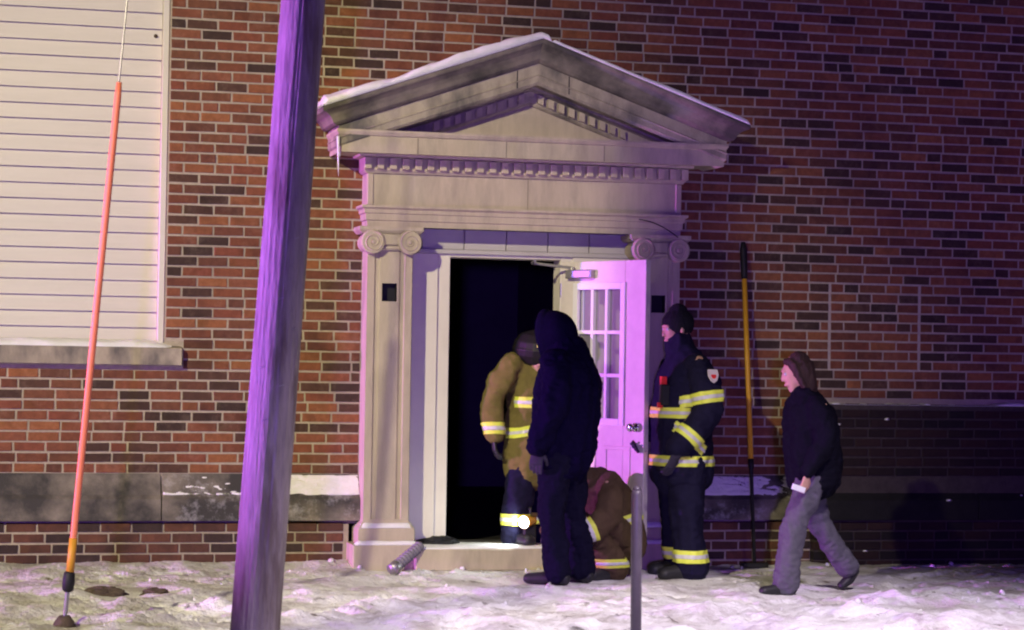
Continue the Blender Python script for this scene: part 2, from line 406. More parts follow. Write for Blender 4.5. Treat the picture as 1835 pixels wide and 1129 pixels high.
# mortar bed / wall core, with the openings left out
w = MB(); my = .005
def core(x0, x1, z0, z1, y=my, mi=0): w.box(x0, x1, y, .34, z0, z1, mi=mi)
core(BX0, -1.15, .30, BZ1); core(-1.15, WIN_R + .004, .30, WIN_B + .05); core(-1.15, WIN_R + .004, 5.2, BZ1)
core(WIN_R + .004, SX0 + .1, .30, BZ1)
core(SX0 + .1, 3.24, -.1, BZ1 - .001, y=.08); core(4.22, SX1 - .1, -.1, BZ1 - .001, y=.08); core(3.24, 4.22, 2.2, BZ1 - .002, y=.08)
w.box(SX0 + .1, SX1 - .1, my, .08, 2.66, BZ1 - .003)
core(SX1 - .1, DKX + .01, .30, BZ1); core(DKX + .01, BX1, .30, BZ1 - .001)
w.box(BX0, 2.62, -.043, .006, -.1, .30); w.box(5.02, DKX + .02, -.043, .006, -.1, .30)
w.build('wall', M['mortar'], bld)
w = MB(); w.box(DKX + .004, BX1, DKY + .009, .003, -.1, DKZ + .004); w.build('shade_tint_wall_base', M['shade_tint_mortar'], bld)  # backing of the base whose dark colour imitates shade
w = MB()
for a in ((PX0 - .017, PX1 + .017, PZ1 - .0145, PZ1 - .0005), (PX0 - .017, PX1 + .017, PZ0 + .0005, PZ0 + .0145)): w.box(a[0], a[1], .003, .0052, a[2], a[3])
w.box(PX0 - .017, PX0 + .004, .003, .0052, PZ0 + .0145, PZ1 - .0145); w.box(PX1 - .004, PX1 + .017, .003, .0052, PZ0 + .0145, PZ1 - .0145)
w.build('patch_joint', M['patch_mortar'], bld)

def snow_strip(name, top, x0, x1, parent, y0, y1, th=.03, seed=0, nx=60, ny=6, keep=None, front=.15):
    """a crust of snow lying on a surface: top(x,t)->z for t 0..1 from y0 (front) to y1 (back)"""
    b = MB(); V = []; B = []
    for j in range(ny + 1):
        for i in range(nx + 1):
            t = j / ny; x = x0 + (x1 - x0) * i / nx; y = y0 + (y1 - y0) * t
            e = min(1, i / 2, (nx - i) / 2, j / 1.2 + front, (ny - j) / 1 + .35)
            k = 1 if keep is None else max(0, min(1, keep(x, t)))
            h = th * (.75 + .9 * fbm(x * 3 + seed, y * 6, seed, 3)) * max(.0, e) * k
            z = top(x, t)
            V.append((x, y + .012 * fbm(x * 6, t * 3, seed + 4, 2), z + (h if h > .0012 and k > .05 else -.006))); B.append((x, y, z - .004))
    n = nx + 1; o = len(V)
    fs = [(j*n+i, j*n+i+1, (j+1)*n+i+1, (j+1)*n+i) for j in range(ny) for i in range(nx)]
    fs += [(o+j*n+i, o+(j+1)*n+i, o+(j+1)*n+i+1, o+j*n+i+1) for j in range(ny) for i in range(nx)]
    for i in range(nx): fs += [(i, o+i, o+i+1, i+1), (ny*n+i+1, o+ny*n+i+1, o+ny*n+i, ny*n+i)]
    for j in range(ny): fs += [((j+1)*n, o+(j+1)*n, o+j*n, j*n), (j*n+nx, o+j*n+nx, o+(j+1)*n+nx, (j+1)*n+nx)]
    b.add(V + B, fs); return b.build(name, M['snow'], parent, True)

# stone water table, block by block: weathered slope above a plain face
def band(x0, x1, mt, yb=-.05):
    b = MB(); P = [(.003, .645), (yb - .012, .50), (yb - .045, .472), (yb - .045, .325), (.003, .325)]
    b.face([(x0, y, z) for y, z in P]); b.face([(x1, y, z) for y, z in P][::-1])
    for k in range(len(P)):
        a, c = P[k], P[(k+1) % len(P)]
        b.face([(x0, a[0], a[1]), (x1, a[0], a[1]), (x1, c[0], c[1]), (x0, c[0], c[1])])
    o = b.build('band_stone', mt, bld); bevel(o, .006, 2); return o
xs = [BX0, -1.35, -.02, 1.335, 2.695]
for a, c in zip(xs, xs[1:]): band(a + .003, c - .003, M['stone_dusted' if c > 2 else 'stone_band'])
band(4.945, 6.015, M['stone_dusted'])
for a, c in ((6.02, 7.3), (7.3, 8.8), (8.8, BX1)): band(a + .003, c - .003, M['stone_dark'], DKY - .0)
slope = lambda yb: (lambda x, t: .50 + .1294 * t)
rag = lambda sd: (lambda x, t: fbm(x * 9 + t * 4, t * 3.2 - x * 3, sd, 4))
snow_strip('band_snow', slope(0), 2.02, 2.69, bld, -.062, -.004, .014, 3, 190, 26, keep=lambda x, t: 2.1 + 4.0 * rag(1)(x, t) - .8 * t)
snow_strip('band_snow', slope(0), 1.345, 2.0, bld, -.062, -.004, .008, 5, 190, 26, keep=lambda x, t: .5 - 3.0 * t + 3.5 * rag(5)(x, t))
snow_strip('band_snow', slope(0), 4.96, 5.9, bld, -.062, -.004, .014, 8, 220, 26, keep=lambda x, t: 1.8 - 2.6 * abs(x - 5.3) + 4 * rag(8)(x, t) - .5 * t)
snow_strip('ledge_snow', lambda x, t: DKZ + .004, DKX + .02, BX1 - .1, bld, DKY + .002, -.01, .028, 13, 220, 4, keep=lambda x, t: .15 + 4.5 * fbm(x * 3.1, 2, 6, 4))
for (x, z) in ((6.58, 1.06), (7.06, .47), (6.42, .10), (7.66, .5), (6.2, 1.02)):
    b = MB(); n = 9; y = DKY - (.045 if .3 < z < .5 else .004)
    ring = [(x + .024 * math.cos(a) * random.uniform(.6, 1.2), y, z + .012 * math.sin(a) * random.uniform(.6, 1.2)) for a in [2*math.pi*k/n for k in range(n)]]
    ctr = (x, y - .008, z + .004)
    for k in range(n): b.face([ring[k], ring[(k+1) % n], ctr])
    b.face(ring[::-1]); b.build('snow_splat', M['snow'], bld, True)

# boarded window: siding boards, trim, sill
win = empty('window', (0, 0, 0), parent=bld)
bp = .1075; z = 1.52; k = 0
while z < 5.15:
    b = MB(); h = bp + .012
    x0, x1 = -1.10, WIN_R - .045
    dz = random.uniform(-.003, .003); yb, yt = .052, .078
    b.add([(x0, yb, z+dz), (x1, yb, z+dz), (x1, yt, z+h), (x0, yt, z+h), (x0, yb+.014, z+dz), (x1, yb+.014, z+dz), (x1, yt+.012, z+h), (x0, yt+.012, z+h)],
          [(0, 1, 2, 3), (4, 7, 6, 5), (0, 4, 5, 1), (1, 5, 6, 2), (2, 6, 7, 3), (3, 7, 4, 0)])
    b.build('siding_board', M['siding'], win); z += bp; k += 1
for x0, x1 in ((WIN_R - .043, WIN_R), (-1.15, -1.102)):
    b = MB(); b.box(x0, x1, .012, .12, 1.50, 5.2, .004); b.build('trim', M['jamb_trim'], win)
b = MB(); b.box(-1.15, WIN_R, .1, .14, 1.45, 5.2); b.build('backing', M['siding'], win)
for a, c in ((-1.27, .10), (.106, 1.455)):
    b = MB(); b.add([(a, -.075, 1.375), (c, -.075, 1.375), (c, .1, 1.375), (a, .1, 1.375), (a, -.075, 1.492), (c, -.075, 1.492), (c, .1, 1.525), (a, .1, 1.525)],
          [(0, 3, 2, 1), (4, 5, 6, 7), (0, 1, 5, 4), (1, 2, 6, 5), (2, 3, 7, 6), (3, 0, 4, 7)])
    bevel(b.build('sill', M['stone_stained'], win), .006)
snow_strip('sill_snow', lambda x, t: 1.494 + .028 * t, -1.2, 1.40, win, -.06, .058, .034, 2, 90, 6, keep=lambda x, t: 1.0 if x < 1.15 else 1.0 - (x - 1.15) * 2.6 + .4 * fbm(x * 9, t, 0, 2))
b = MB(); b.cyl((1.247, .064, 3.62), (1.247, .045, 3.62), .014, .010); b.build('vent_plug', M['dirt'], win)

# ---------------------------------------------------------------- stone door surround
sur = empty('door_surround', (0, 0, 0), parent=bld)
XC = 3.815; YP = -.20
def pilaster(x0, x1, hz):
    hx0, hx1 = (x0 + x1) / 2 - .052, (x0 + x1) / 2 + .052
    hz0, hz1 = hz - .062, hz + .062
    z0, z1 = .325, 2.205
    b = MB()
    sec = [(x0, .02), (x0, YP), (x0 + .050, YP), (x0 + .062, YP + .014), (x0 + .078, YP + .014), (x0 + .09, YP + .004),
           (hx0, YP + .004), (hx1, YP + .004), (x1 - .09, YP + .004), (x1 - .078, YP + .014), (x1 - .062, YP + .014), (x1 - .050, YP), (x1, YP), (x1, .02)]
    for i in range(len(sec) - 1):
        (a, ya), (c, yc) = sec[i], sec[i+1]
        cuts = [(z0, hz0), (hz1, z1)] if i == 6 else [(z0, z1)]
        for p, q in cuts: b.face([(a, ya, p), (c, yc, p), (c, yc, q), (a, ya, q)])
    yf, yk = YP + .004, YP + .075     # the empty fixture box cut into the shaft
    for q in ([(hx0, yf, hz0), (hx1, yf, hz0), (hx1, yk, hz0), (hx0, yk, hz0)], [(hx0, yf, hz1), (hx1, yf, hz1), (hx1, yk, hz1), (hx0, yk, hz1)],
              [(hx0, yf, hz0), (hx0, yf, hz1), (hx0, yk, hz1), (hx0, yk, hz0)], [(hx1, yf, hz0), (hx1, yf, hz1), (hx1, yk, hz1), (hx1, yk, hz0)],
              [(hx0, yk, hz0), (hx1, yk, hz0), (hx1, yk, hz1), (hx0, yk, hz1)]): b.face(q, 1)
    b.face([(x, y, z1) for x, y in sec])
    b.build('pilaster', [M['stone'], M['black']], sur)
    # base and plinth
    b = MB(); b.sweep([(0, .345), (.004, .325), (.012, .315), (.034, .282), (.038, .262), (.038, .178), (0, .178)], x0, x1, YP, .02)
    b.build('pilaster_base', M['stone'], sur)
    snow_strip('base_snow', lambda x, t: .288 + .03 * t, x0 - .02, x1 + .02, sur, YP - .034, YP - .002, .018, int(x0 * 10), 24, 3)
    b = MB(); b.box(x0 - .085, x1 + .075, YP - .10, .02, -.05, .176, .008); b.build('plinth', M['stone'], sur)
    snow_strip('plinth_snow', lambda x, t: .177, x0 - .08, x1 + .07, sur, YP - .095, YP - .04, .03, int(x0 * 10) + 1, 26, 4)
    # ionic capital
    cap = empty('capital', (0, 0, 0), parent=sur)
    b = MB(); xm = (x0 + x1) / 2
    b.sweep([(0, 2.30), (.03, 2.302), (.045, 2.318), (.05, 2.325), (.05, 2.349), (0, 2.349)], x0 - .015, x1 + .015, YP, .02)
    b.build('abacus', M['stone'], cap)
    b = MB(); b.box(x0 - .01, x1 + .01, YP - .045, .02, 2.225, 2.299, .006); b.box(x0 + .07, x1 - .07, YP - .03, .02, 2.19, 2.224, .01); b.build('echinus', M['stone'], cap)
    for s_, xv in ((-1, x0 + .028), (1, x1 - .028)):
        zv = 2.243; R = .083
        b = MB(); b.cyl((xv, .0, zv), (xv, YP - .062, zv), R, n=36, rings=[(0, R * .8), (.55, R * .8), (.8, R), (.97, R), (1, R - .007)])
        # spiral fillet
        prev = None; pts = []
        for k in range(60):
            a = s_ * (k / 60 * 2 * math.pi * 2.2) + math.pi / 2; rr = (R - .010) * (1 - k / 66)
            pts.append(Vector((xv + rr * math.cos(a) * 1, YP - .062, zv + rr * math.sin(a))))
        for p, q in zip(pts, pts[1:]):
            d = (q - p).normalized(); nrm = Vector((-d.z, 0, d.x)) * .006; o_ = Vector((0, -.007, 0))
            b.face([p - nrm, q - nrm, q + o_, p + o_]); b.face([p + o_, q + o_, q + nrm, p + nrm])
        b.cyl((xv, YP - .06, zv), (xv, YP - .072, zv), .015, .010, 12)
        b.build('volute', M['stone'], cap, False)
pilaster(2.692, 3.005, 1.90); pilaster(4.632, 4.945, 1.862)

# entablature
b = MB(); b.sweep([(0, 2.351), (.000, 2.351), (.002, 2.392), (.012, 2.394), (.014, 2.44), (.024, 2.442), (.026, 2.468), (.045, 2.480), (.045, 2.496), (.0, 2.497)], 2.685, 4.945, YP, .0)
bevel(b.build('architrave', M['stone'], sur), .002)
b = MB()
b.box(2.682, 3.82, YP + .004, .0, 2.498, 2.716); b.build('frieze', M['stone'], sur)
b = MB(); b.box(3.823, 4.948, YP + .004, .0, 2.498, 2.716); b.build('frieze', M['stone'], sur)
for xx in (2.682, 4.906):
    b = MB(); b.box(xx, xx + .042, YP - .006, YP + .003, 2.4985, 2.7155, .004); b.build('frieze_block', M['stone'], sur)
b = MB(); b.sweep([(0, 2.717), (.012, 2.717), (.028, 2.736), (.028, 2.822), (.068, 2.828), (.075, 2.842), (.20, 2.848), (.236, 2.834), (.236, 2.945), (.25, 2.952), (.262, 2.972), (.262, 2.986), (0, 2.992)], 2.685, 4.945, YP, .0)
b.build('cornice', M['stone'], sur)
for xj in (2.98, 3.60, 4.3):
    b = MB(); b.box(xj, xj + .004, YP - .2385, YP - .236, 2.836, 2.944); b.build('joint', M['stone_crown'], sur)
x = 2.672
db = MB(); db.box(-.024, .024, 0, .04, -.038, .038, .003); dob = db.build('dentil', M['stone'], sur); dme = dob.data; bpy.data.objects.remove(dob)
nd = 27
for k in range(nd):
    o = bpy.data.objects.new('dentil', dme); COL.objects.link(o); o.parent = sur
    o.location = (2.675 + (4.955 - 2.675) * k / (nd - 1), YP - .066, 2.781)

# pediment
AZ, SL = 3.655, .352
def zt(x): return AZ - SL * abs(x - XC)
def rake(name, prof, mt, ends=.934):
    b = MB(); L = []
    for p, d in prof:
        hw = ends + p; row = []
        for x, y in ((XC - hw, .0), (XC - hw, -p), (XC, -p), (XC + hw, -p), (XC + hw, .0)):
            row.append((x, y, zt(x) - d))
        L.append(row)
    for a, c in zip(L, L[1:] + L[:1]):
        for k in range(4): b.face([a[k], a[k+1], c[k+1], c[k]])
    return b.build(name, mt, sur)
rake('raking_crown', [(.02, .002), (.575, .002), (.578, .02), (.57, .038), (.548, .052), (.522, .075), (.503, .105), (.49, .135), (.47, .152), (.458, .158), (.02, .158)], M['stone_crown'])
rake('raking_corona', [(.02, .16), (.446, .16), (.446, .235), (.452, .243), (.446, .252), (.446, .29), (.43, .31), (.415, .298), (.29, .300), (.285, .315), (.24, .33), (.24, .408), (.225, .425), (.02, .425)], M['stone_stained'])
b = MB(); zb = 2.988
T = [(XC - 1.36, zb), (XC + 1.36, zb), (XC, AZ - .38)]
hwt = (AZ - .36 - zb) / SL
b.add([(XC - hwt, -.205, zb), (XC + hwt, -.205, zb), (XC, -.205, AZ - .36), (XC - hwt, -.01, zb), (XC + hwt, -.01, zb), (XC, -.01, AZ - .36)],
      [(0, 1, 2), (3, 5, 4), (0, 3, 4, 1), (1, 4, 5, 2), (2, 5, 3, 0)])
b.build('tympanum', M['stone'], sur)
for s_ in (-1, 1):
    db = MB(); q = SL * s_ * -1
    hw_, hh = .0205, .030
    V = [(-hw_, 0, -hh - hw_*q), (hw_, 0, -hh + hw_*q), (hw_, 0, hh + hw_*q), (-hw_, 0, hh - hw_*q)]
    db.add(V + [(a, .035, c) for a, _, c in V], [(0, 1, 2, 3), (4, 7, 6, 5), (0, 4, 5, 1), (1, 5, 6, 2), (2, 6, 7, 3), (3, 7, 4, 0)])
    dob = db.build('raking_dentil', M['stone'], sur); dme = dob.data; bpy.data.objects.remove(dob)
    for k in range(13):
        xx = XC + s_ * (.07 + .075 * k)
        if zt(xx) - .40 < zb + .01: break
        o = bpy.data.objects.new('raking_dentil', dme); COL.objects.link(o); o.parent = sur; o.location = (xx, -.272, zt(xx) - .368)
# dark weathered joint beside the apex block
for xj in (-.15, .22):
    b = MB(); xx = XC + xj
    b.add([(xx, -.5805, zt(xx) - .004), (xx + .006, -.5805, zt(xx + .006) - .004), (xx + .012, -.4485, zt(xx) - .29), (xx + .004, -.4485, zt(xx) - .29)], [(0, 1, 2, 3)])
    bb = MB(); 
    bb.box(xx, xx + .006, -.4495, -.44, zt(xx) - .288, zt(xx) - .165); bb.build('joint', M['black'], sur)
# snow on the pediment: thick on the left slope, a thin line on the right
def rsnow(x0, x1, th, seed, y0):
    o = snow_strip('snow_cap', lambda x, t: zt(x) - .001, x0, x1, sur, y0, -.01, th, seed, 110, 8, front=.9)
rsnow(XC - 1.515, XC + .06, .075, 21, -.585); rsnow(XC + .06, XC + 1.51, .026, 23, -.578)
for (dx, dy, ln, r_) in ((-1.385, -.46, .22, .009), (-1.36, -.36, .09, .008)):
    b = MB(); x = XC + dx; z1 = zt(x) - .285
    b.cyl((x, dy, z1 + .05), (x + .006, dy, z1 - ln), r_, .001, 8, rings=[(0, r_ * 1.4), (.2, r_), (.5, r_ * .75), (.8, r_ * .4), (1, .0008)])
    b.build('icicle', M['icicle'], sur, True)
# a stray cable sagging over the architrave on the right
b = MB(); pts = [Vector((4.62 + .29 * t, -.253, 2.455 - .02 * t - .10 * t * t)) for t in [k / 12 for k in range(13)]]
for p, q in zip(pts, pts[1:]): b.cyl(p, q, .004, n=6)
b.build('cable', M['black'], sur)

# door frame in the recess
OX0, OX1, OZ0, OZ1, YF = 3.322, 4.125, .165, 2.165, .018
frm = empty('door_frame', (0, 0, 0), parent=bld)
b = MB(); b.box(3.0, OX0, YF, .20, .165, OZ1 + .05, .004); b.build('jamb', M['white_paint'], frm)
b = MB(); b.box(3.0, OX0 - .09, YF - .018, YF + .001, .165, OZ1 + .02, .004); b.build('casing', M['white_paint'], frm)
b = MB(); b.box(OX1, 4.64, YF, .20, .165, OZ1 + .05, .004); b.build('jamb', M['white_paint'], frm)
b = MB(); b.box(OX1 + .09, 4.64, YF - .018, YF + .001, .165, OZ1 + .02, .004); b.build('casing', M['white_paint'], frm)
b = MB(); b.box(OX0, OX1, YF, .20, OZ1, OZ1 + .05, .004); b.build('head', M['white_paint'], frm)
xs = [3.0, 3.42, 3.725, 4.03, 4.335, 4.64]
for a, c in zip(xs, xs[1:]):
    b = MB(); b.box(a + .003, c - .003, YF - .004, .15, OZ1 + .052, 2.36, .005); b.build('transom_panel', M['transom'], frm)
b = MB(); b.box(3.0, 4.64, YF - .03, YF + .02, OZ1 + .021, OZ1 + .051, .004); b.build('rail', M['transom'], frm)
b = MB(); b.box(3.0, 4.64, YF + .06, .2, 2.2, 2.40); b.build('transom_back', M['inside'], frm)
b = MB(); b.box(3.02, 4.62, .12, .32, .166, 2.35); 
# steps
b = MB(); b.box(3.03, 4.60, -.36, .33, .0, .150, .008); b.build('door_step', M['stone'], bld)
snow_strip('step_snow', lambda x, t: .150, 3.05, 4.58, bld, -.352, .03, .022, 31, 80, 12)
b = MB(); b.box(4.36, 5.0, -.34, .0, -.02, .10, .006); 
b = MB(); b.box(3.30, 4.15, .03, .22, .151, .166, .004); b.build('threshold', M['steel'], bld)
# vestibule behind the door, dark
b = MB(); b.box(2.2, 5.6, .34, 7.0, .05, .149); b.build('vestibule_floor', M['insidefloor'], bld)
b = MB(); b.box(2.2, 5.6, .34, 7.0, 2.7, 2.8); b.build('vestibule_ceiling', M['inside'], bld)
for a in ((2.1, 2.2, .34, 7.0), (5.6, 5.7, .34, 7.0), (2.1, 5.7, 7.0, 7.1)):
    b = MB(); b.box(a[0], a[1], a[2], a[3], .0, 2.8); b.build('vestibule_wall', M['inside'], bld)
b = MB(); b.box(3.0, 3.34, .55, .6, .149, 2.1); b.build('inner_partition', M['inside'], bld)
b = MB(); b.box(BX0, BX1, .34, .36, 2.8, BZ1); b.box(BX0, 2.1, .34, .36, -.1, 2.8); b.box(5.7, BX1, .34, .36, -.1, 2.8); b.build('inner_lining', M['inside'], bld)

# door leaf, hinged on the right jamb, swung out past a right angle
HX, HY = 4.128, .012; FXD, FYD = 4.535, -.70
dl = math.hypot(FXD - HX, FYD - HY); dang = math.atan2(FYD - HY, FXD - HX)
door = empty('door', (HX, HY, 0), parent=bld); door.rotation_euler = (0, 0, dang)
# local: x along the leaf from hinge, +y is ... the face that looks left/street side is local -y
zd0, zd1, th = .185, 2.15, .045
gx0, gx1, gz0, gz1 = .145, dl - .195, 1.02, 1.985
b = MB()
b.box(0, gx0, 0, th, zd0, zd1, .003); b.box(gx1, dl, 0, th, zd0, zd1, .003)
b.box(gx0, gx1, 0, th, gz1, zd1, .003); b.box(gx0, gx1, 0, th, zd0, gz0, .003)
leaf = b.build('leaf', M['door_paint'], door)
b = MB()
fw = .034
for yy, y2 in ((-.014, .012), (th - .012, th + .014)):
    b.box(gx0 - .012, gx0 + fw, yy, y2, gz0 - .012, gz1 + .012, .003); b.box(gx1 - fw, gx1 + .012, yy, y2, gz0 - .012, gz1 + .012, .003)
    b.box(gx0 + fw, gx1 - fw, yy, y2, gz0 - .012, gz0 + fw, .003); b.box(gx0 + fw, gx1 - fw, yy, y2, gz1 - fw, gz1 + .012, .003)
b.build('glazing_frame', M['muntin_paint'], door)
ix0, ix1, iz0, iz1 = gx0 + fw, gx1 - fw, gz0 + fw, gz1 - fw
for k in (1, 2):
    xx = ix0 + (ix1 - ix0) * k / 3; zz = iz0 + (iz1 - iz0) * k / 3
    b = MB(); b.box(xx - .013, xx + .013, -.008, th + .008, iz0, iz1, .004); b.build('muntin', M['muntin_paint'], door)
    b = MB(); b.box(ix0, ix1, -.005, th + .005, zz - .013, zz + .013, .004); b.build('muntin', M['muntin_paint'], door)
for i in range(3):
    for k in range(3):
        xa = ix0 + (ix1 - ix0) * i / 3; za = iz0 + (iz1 - iz0) * k / 3
        b = MB(); b.face([(xa, th / 2, za), (xa + (ix1-ix0)/3, th / 2, za), (xa + (ix1-ix0)/3, th / 2, za + (iz1-iz0)/3), (xa, th / 2, za + (iz1-iz0)/3)])
        b.build('pane', M['glass'], door)
# raised panel mouldings below the glass
b = MB()
for xa, xc in ((.12, dl / 2 - .04), (dl / 2 + .04, dl - .12)):
    for q in ((xa, xc, .36, .385), (xa, xc, .84, .865)): b.box(q[0], q[1], -.007, .001, q[2], q[3], .003)
    for q in ((xa, xa + .025, .385, .84), (xc - .025, xc, .385, .84)): b.box(q[0], q[1], -.007, .001, q[2], q[3], .003)
b.build('panel_moulding', M['door_paint'], door)
kn = empty('knob', (0, 0, 0), parent=door); kx, kz = dl - .075, 1.0
b = MB(); b.cyl((kx, .001, kz), (kx, -.012, kz), .034, .03, 20); b.build('rose', M['chrome'], kn, True)
b = MB(); b.cyl((kx, -.01, kz), (kx, -.075, kz), .02, n=20, rings=[(0, .014), (.4, .014), (.5, .026), (.7, .031), (.9, .026), (1, .012)]); b.build('grip', M['chrome'], kn, True)
cl = empty('door_closer', (0, 0, 0), parent=door)
b = MB(); b.box(.09, .34, -.055, -.001, 2.03, 2.09, .008); b.build('closer_body', M['closer'], cl)
b = MB(); b.cyl((.14, -.03, 2.09), (.14, -.03, 2.112), .016, n=12); b.cyl((.14, -.03, 2.105), (-.05, -.24, 2.135), .010, n=8); b.cyl((-.05, -.24, 2.135), (.04, -.30, 2.145), .010, n=8); b.build('closer_arm', M['closer'], cl)
for zz in (.40, 1.2, 1.95):
    b = MB(); b.cyl((-.008, .01, zz - .05), (-.008, .01, zz + .05), .009, n=10); b.build('hinge', M['closer'], door)

# ---------------------------------------------------------------- street furniture
pole = empty('wooden_pole', (1.438, -4.1, -.02), 'thick weathered wooden utility pole leaning right in the foreground', 'pole')
CR = [(random.uniform(0, 6.28), random.uniform(-.5, 4), random.uniform(.5, 1.8), random.uniform(.003, .007)) for _ in range(26)]
b = MB(); n = 132; H = 4.35; V = []; rings = 60
for j in range(rings + 1):
    t = j / rings; z = -.3 + t * (H + .3); r0 = .1235 - .0042 * z
    for k in range(n):
        a = 2 * math.pi * k / n
        rr = r0 * (1 + .03 * fbm(math.cos(a) * 5, math.sin(a) * 5, z * .35, 3)) + .003 * noise.noise((math.cos(a) * 14, math.sin(a) * 14, z * .8))
        for a0, zc_, zl, dp in CR:
            dd = (a - a0 - .06 * math.sin(z * 2) + math.pi) % (2 * math.pi) - math.pi
            if abs(dd) < .12 and abs(z - zc_) < zl: rr -= dp * math.exp(-(dd / .028) ** 2) * min(1, (zl - abs(z - zc_)) * 4)
        V.append((.0585 * z + rr * math.cos(a), rr * math.sin(a), z))
b.add(V, [(j*n+k, j*n+(k+1) % n, (j+1)*n+(k+1) % n, (j+1)*n+k) for j in range(rings) for k in range(n)] + [tuple((rings)*n+k for k in range(n))])
b.build('shaft', M['wood'], pole, True)
for zz, aa in ((1.15, 4.3), (1.32, 4.9), (1.41, 4.0), (1.75, 4.6), (2.05, 5.1), (1.6, 5.3)):     # old poster staples
    b = MB(); c = Vector((.0585 * zz + (.1245 - .0042 * zz) * math.cos(aa), (.1245 - .0042 * zz) * math.sin(aa), zz)); o_ = Vector((-math.sin(aa), math.cos(aa), .3)) * .012
    b.cyl(c - o_, c + o_, .0022, n=6); b.build('staple', M['steel'], pole)

shade_pole = empty('wooden_pole', (-3.451, -9.68, -.02), 'added slim wooden pole, out of view at left, shading the foreground pole', 'pole')
b = MB(); b.cyl((-.0176, 0, -.3), (.0585 * 6.5, 0, 6.5), .15, n=28, rings=[(0, .156), (.5, .152), (1, .148)]); b.build('shaft', M['wood'], shade_pole, True)  # added unseen pole, keeps the street lamp off the foreground pole

gy_ = empty('guy_wire', (.564, -3.09, 0), 'steel guy wire with tall orange marker sleeve beside the boarded window', 'guy wire')
def gp(z, dx=0): return (.079 * z + dx, 0, z)
b = MB(); b.cyl(gp(.0), gp(7.2), .0055, n=8); b.build('wire', M['steel'], gy_)
b = MB(); b.cyl(gp(.285, .002), gp(2.90, .002), .0185, n=20, rings=[(0, .020), (.03, .020), (.04, .0185), (.5, .0185), (.97, .0185), (1, .014)]); b.build('marker_sleeve', M['orange'], gy_, True)
b = MB(); b.cyl(gp(.265, .002), gp(.46, .002), .0215, n=20); b.build('sleeve_collar', M['amber'], gy_, True)
b = MB(); b.cyl(gp(.175), gp(.285), .03, n=12, rings=[(0, .018), (.1, .03), (.5, .034), (.9, .03), (1, .02)]); b.build('clamp', M['black'], gy_, True)
b = MB(); b.cyl(gp(-.2), gp(.19), .011, n=10); b.build('anchor_rod', M['steel'], gy_)
b = MB(); b.cyl((-.0, 0, -.02), (.0, 0, .05), .06, n=12, rings=[(0, .07), (.5, .055), (1, .03)]); b.build('anchor_collar', M['dirt'], gy_, True)

po = empty('rail_post', (3.42, -4.1, -.02), 'short steel pipe post standing in the snow before the open door', 'post')
b = MB(); b.cyl((0.004, 0, -.2), (-.004, 0, .80), .0285, n=24, rings=[(0, .0285), (.98, .0285), (1, .024)]); b.build('pipe', M['post'], po, True)
b = MB(); b.cyl((-.004, 0, .798), (-.004, 0, .822), .024, n=20, rings=[(0, .024), (.6, .02), (1, .008)]); b.build('cap', M['post'], po, True)
b = MB(); b.cyl((0.002, 0, .0), (0.002, 0, .035), .05, n=20, rings=[(0, .05), (.6, .046), (1, .03)]); b.build('collar', M['post'], po, True)

tool = empty('pole_tool', (5.503, -.30, .0), 'long yellow-shafted pole tool with black ends leaning on the brick wall', 'tool')
A, B_ = Vector((0.0, 0, .0)), Vector((-.02, .272, 2.33))
def tp(t): return A.lerp(B_, t)
b = MB(); b.cyl(tp(.32), tp(.90), .0185, n=16); b.build('shaft', M['yellow'], tool, True)
b = MB(); b.cyl(tp(.885), tp(1.0), .022, n=16, rings=[(0, .020), (.1, .024), (.8, .026), (1, .016)]); b.build('grip', M['black'], tool, True)
b = MB(); b.cyl(tp(.0), tp(.33), .0135, n=12, rings=[(0, .012), (.9, .0135), (.93, .021), (1, .021)]); b.build('lower_shaft', M['black'], tool, True)
b = MB(); b.box(-.10, .10, -.02, .03, .0, .035, .008); b.build('head', M['black'], tool)

# ---------------------------------------------------------------- people
def ring_loft(bm, rings, side, n=16, cap=True):
    """rings: (centre, ra, rb); ra along 'side', rb perpendicular to side and the path"""
    rows = []; R = [(Vector(c), ra, rb) for c, ra, rb in rings]
    N_ = len(R)
    def tang(i):
        a = R[max(0, i-1)][0]; c = R[min(N_-1, i+1)][0]; d = c - a
        return d.normalized() if d.length > 1e-6 else Vector((0, 0, 1))
    ext = []
    t0, t1 = tang(0), tang(N_-1)
    c, ra, rb = R[0]; m = min(ra, rb)
    for k in (1.0, .75, .35): 
        q = math.sqrt(max(0, 1 - k * k)); ext.append((c - t0 * m * k, ra * max(q, .05), rb * max(q, .05), t0))
    for i, (c, ra, rb) in enumerate(R): ext.append((c, ra, rb, tang(i)))
    c, ra, rb = R[-1]; m = min(ra, rb)
    for k in (.35, .75, 1.0):
        q = math.sqrt(max(0, 1 - k * k)); ext.append((c + t1 * m * k, ra * max(q, .05), rb * max(q, .05), t1))
    for c, ra, rb, t in ext:
        s = Vector(side); s = s - t * s.dot(t)
        if s.length < 1e-4: s = t.orthogonal()
        s.normalize(); u = t.cross(s)
        rows.append([bm.verts.new(c + s * (ra * math.cos(2*math.pi*k/n)) + u * (rb * math.sin(2*math.pi*k/n))) for k in range(n)])
    for a, c in zip(rows, rows[1:]):
        for k in range(n): bm.faces.new((a[k], a[(k+1) % n], c[(k+1) % n], c[k]))
    bm.faces.new(rows[0][::-1]); bm.faces.new(rows[-1])
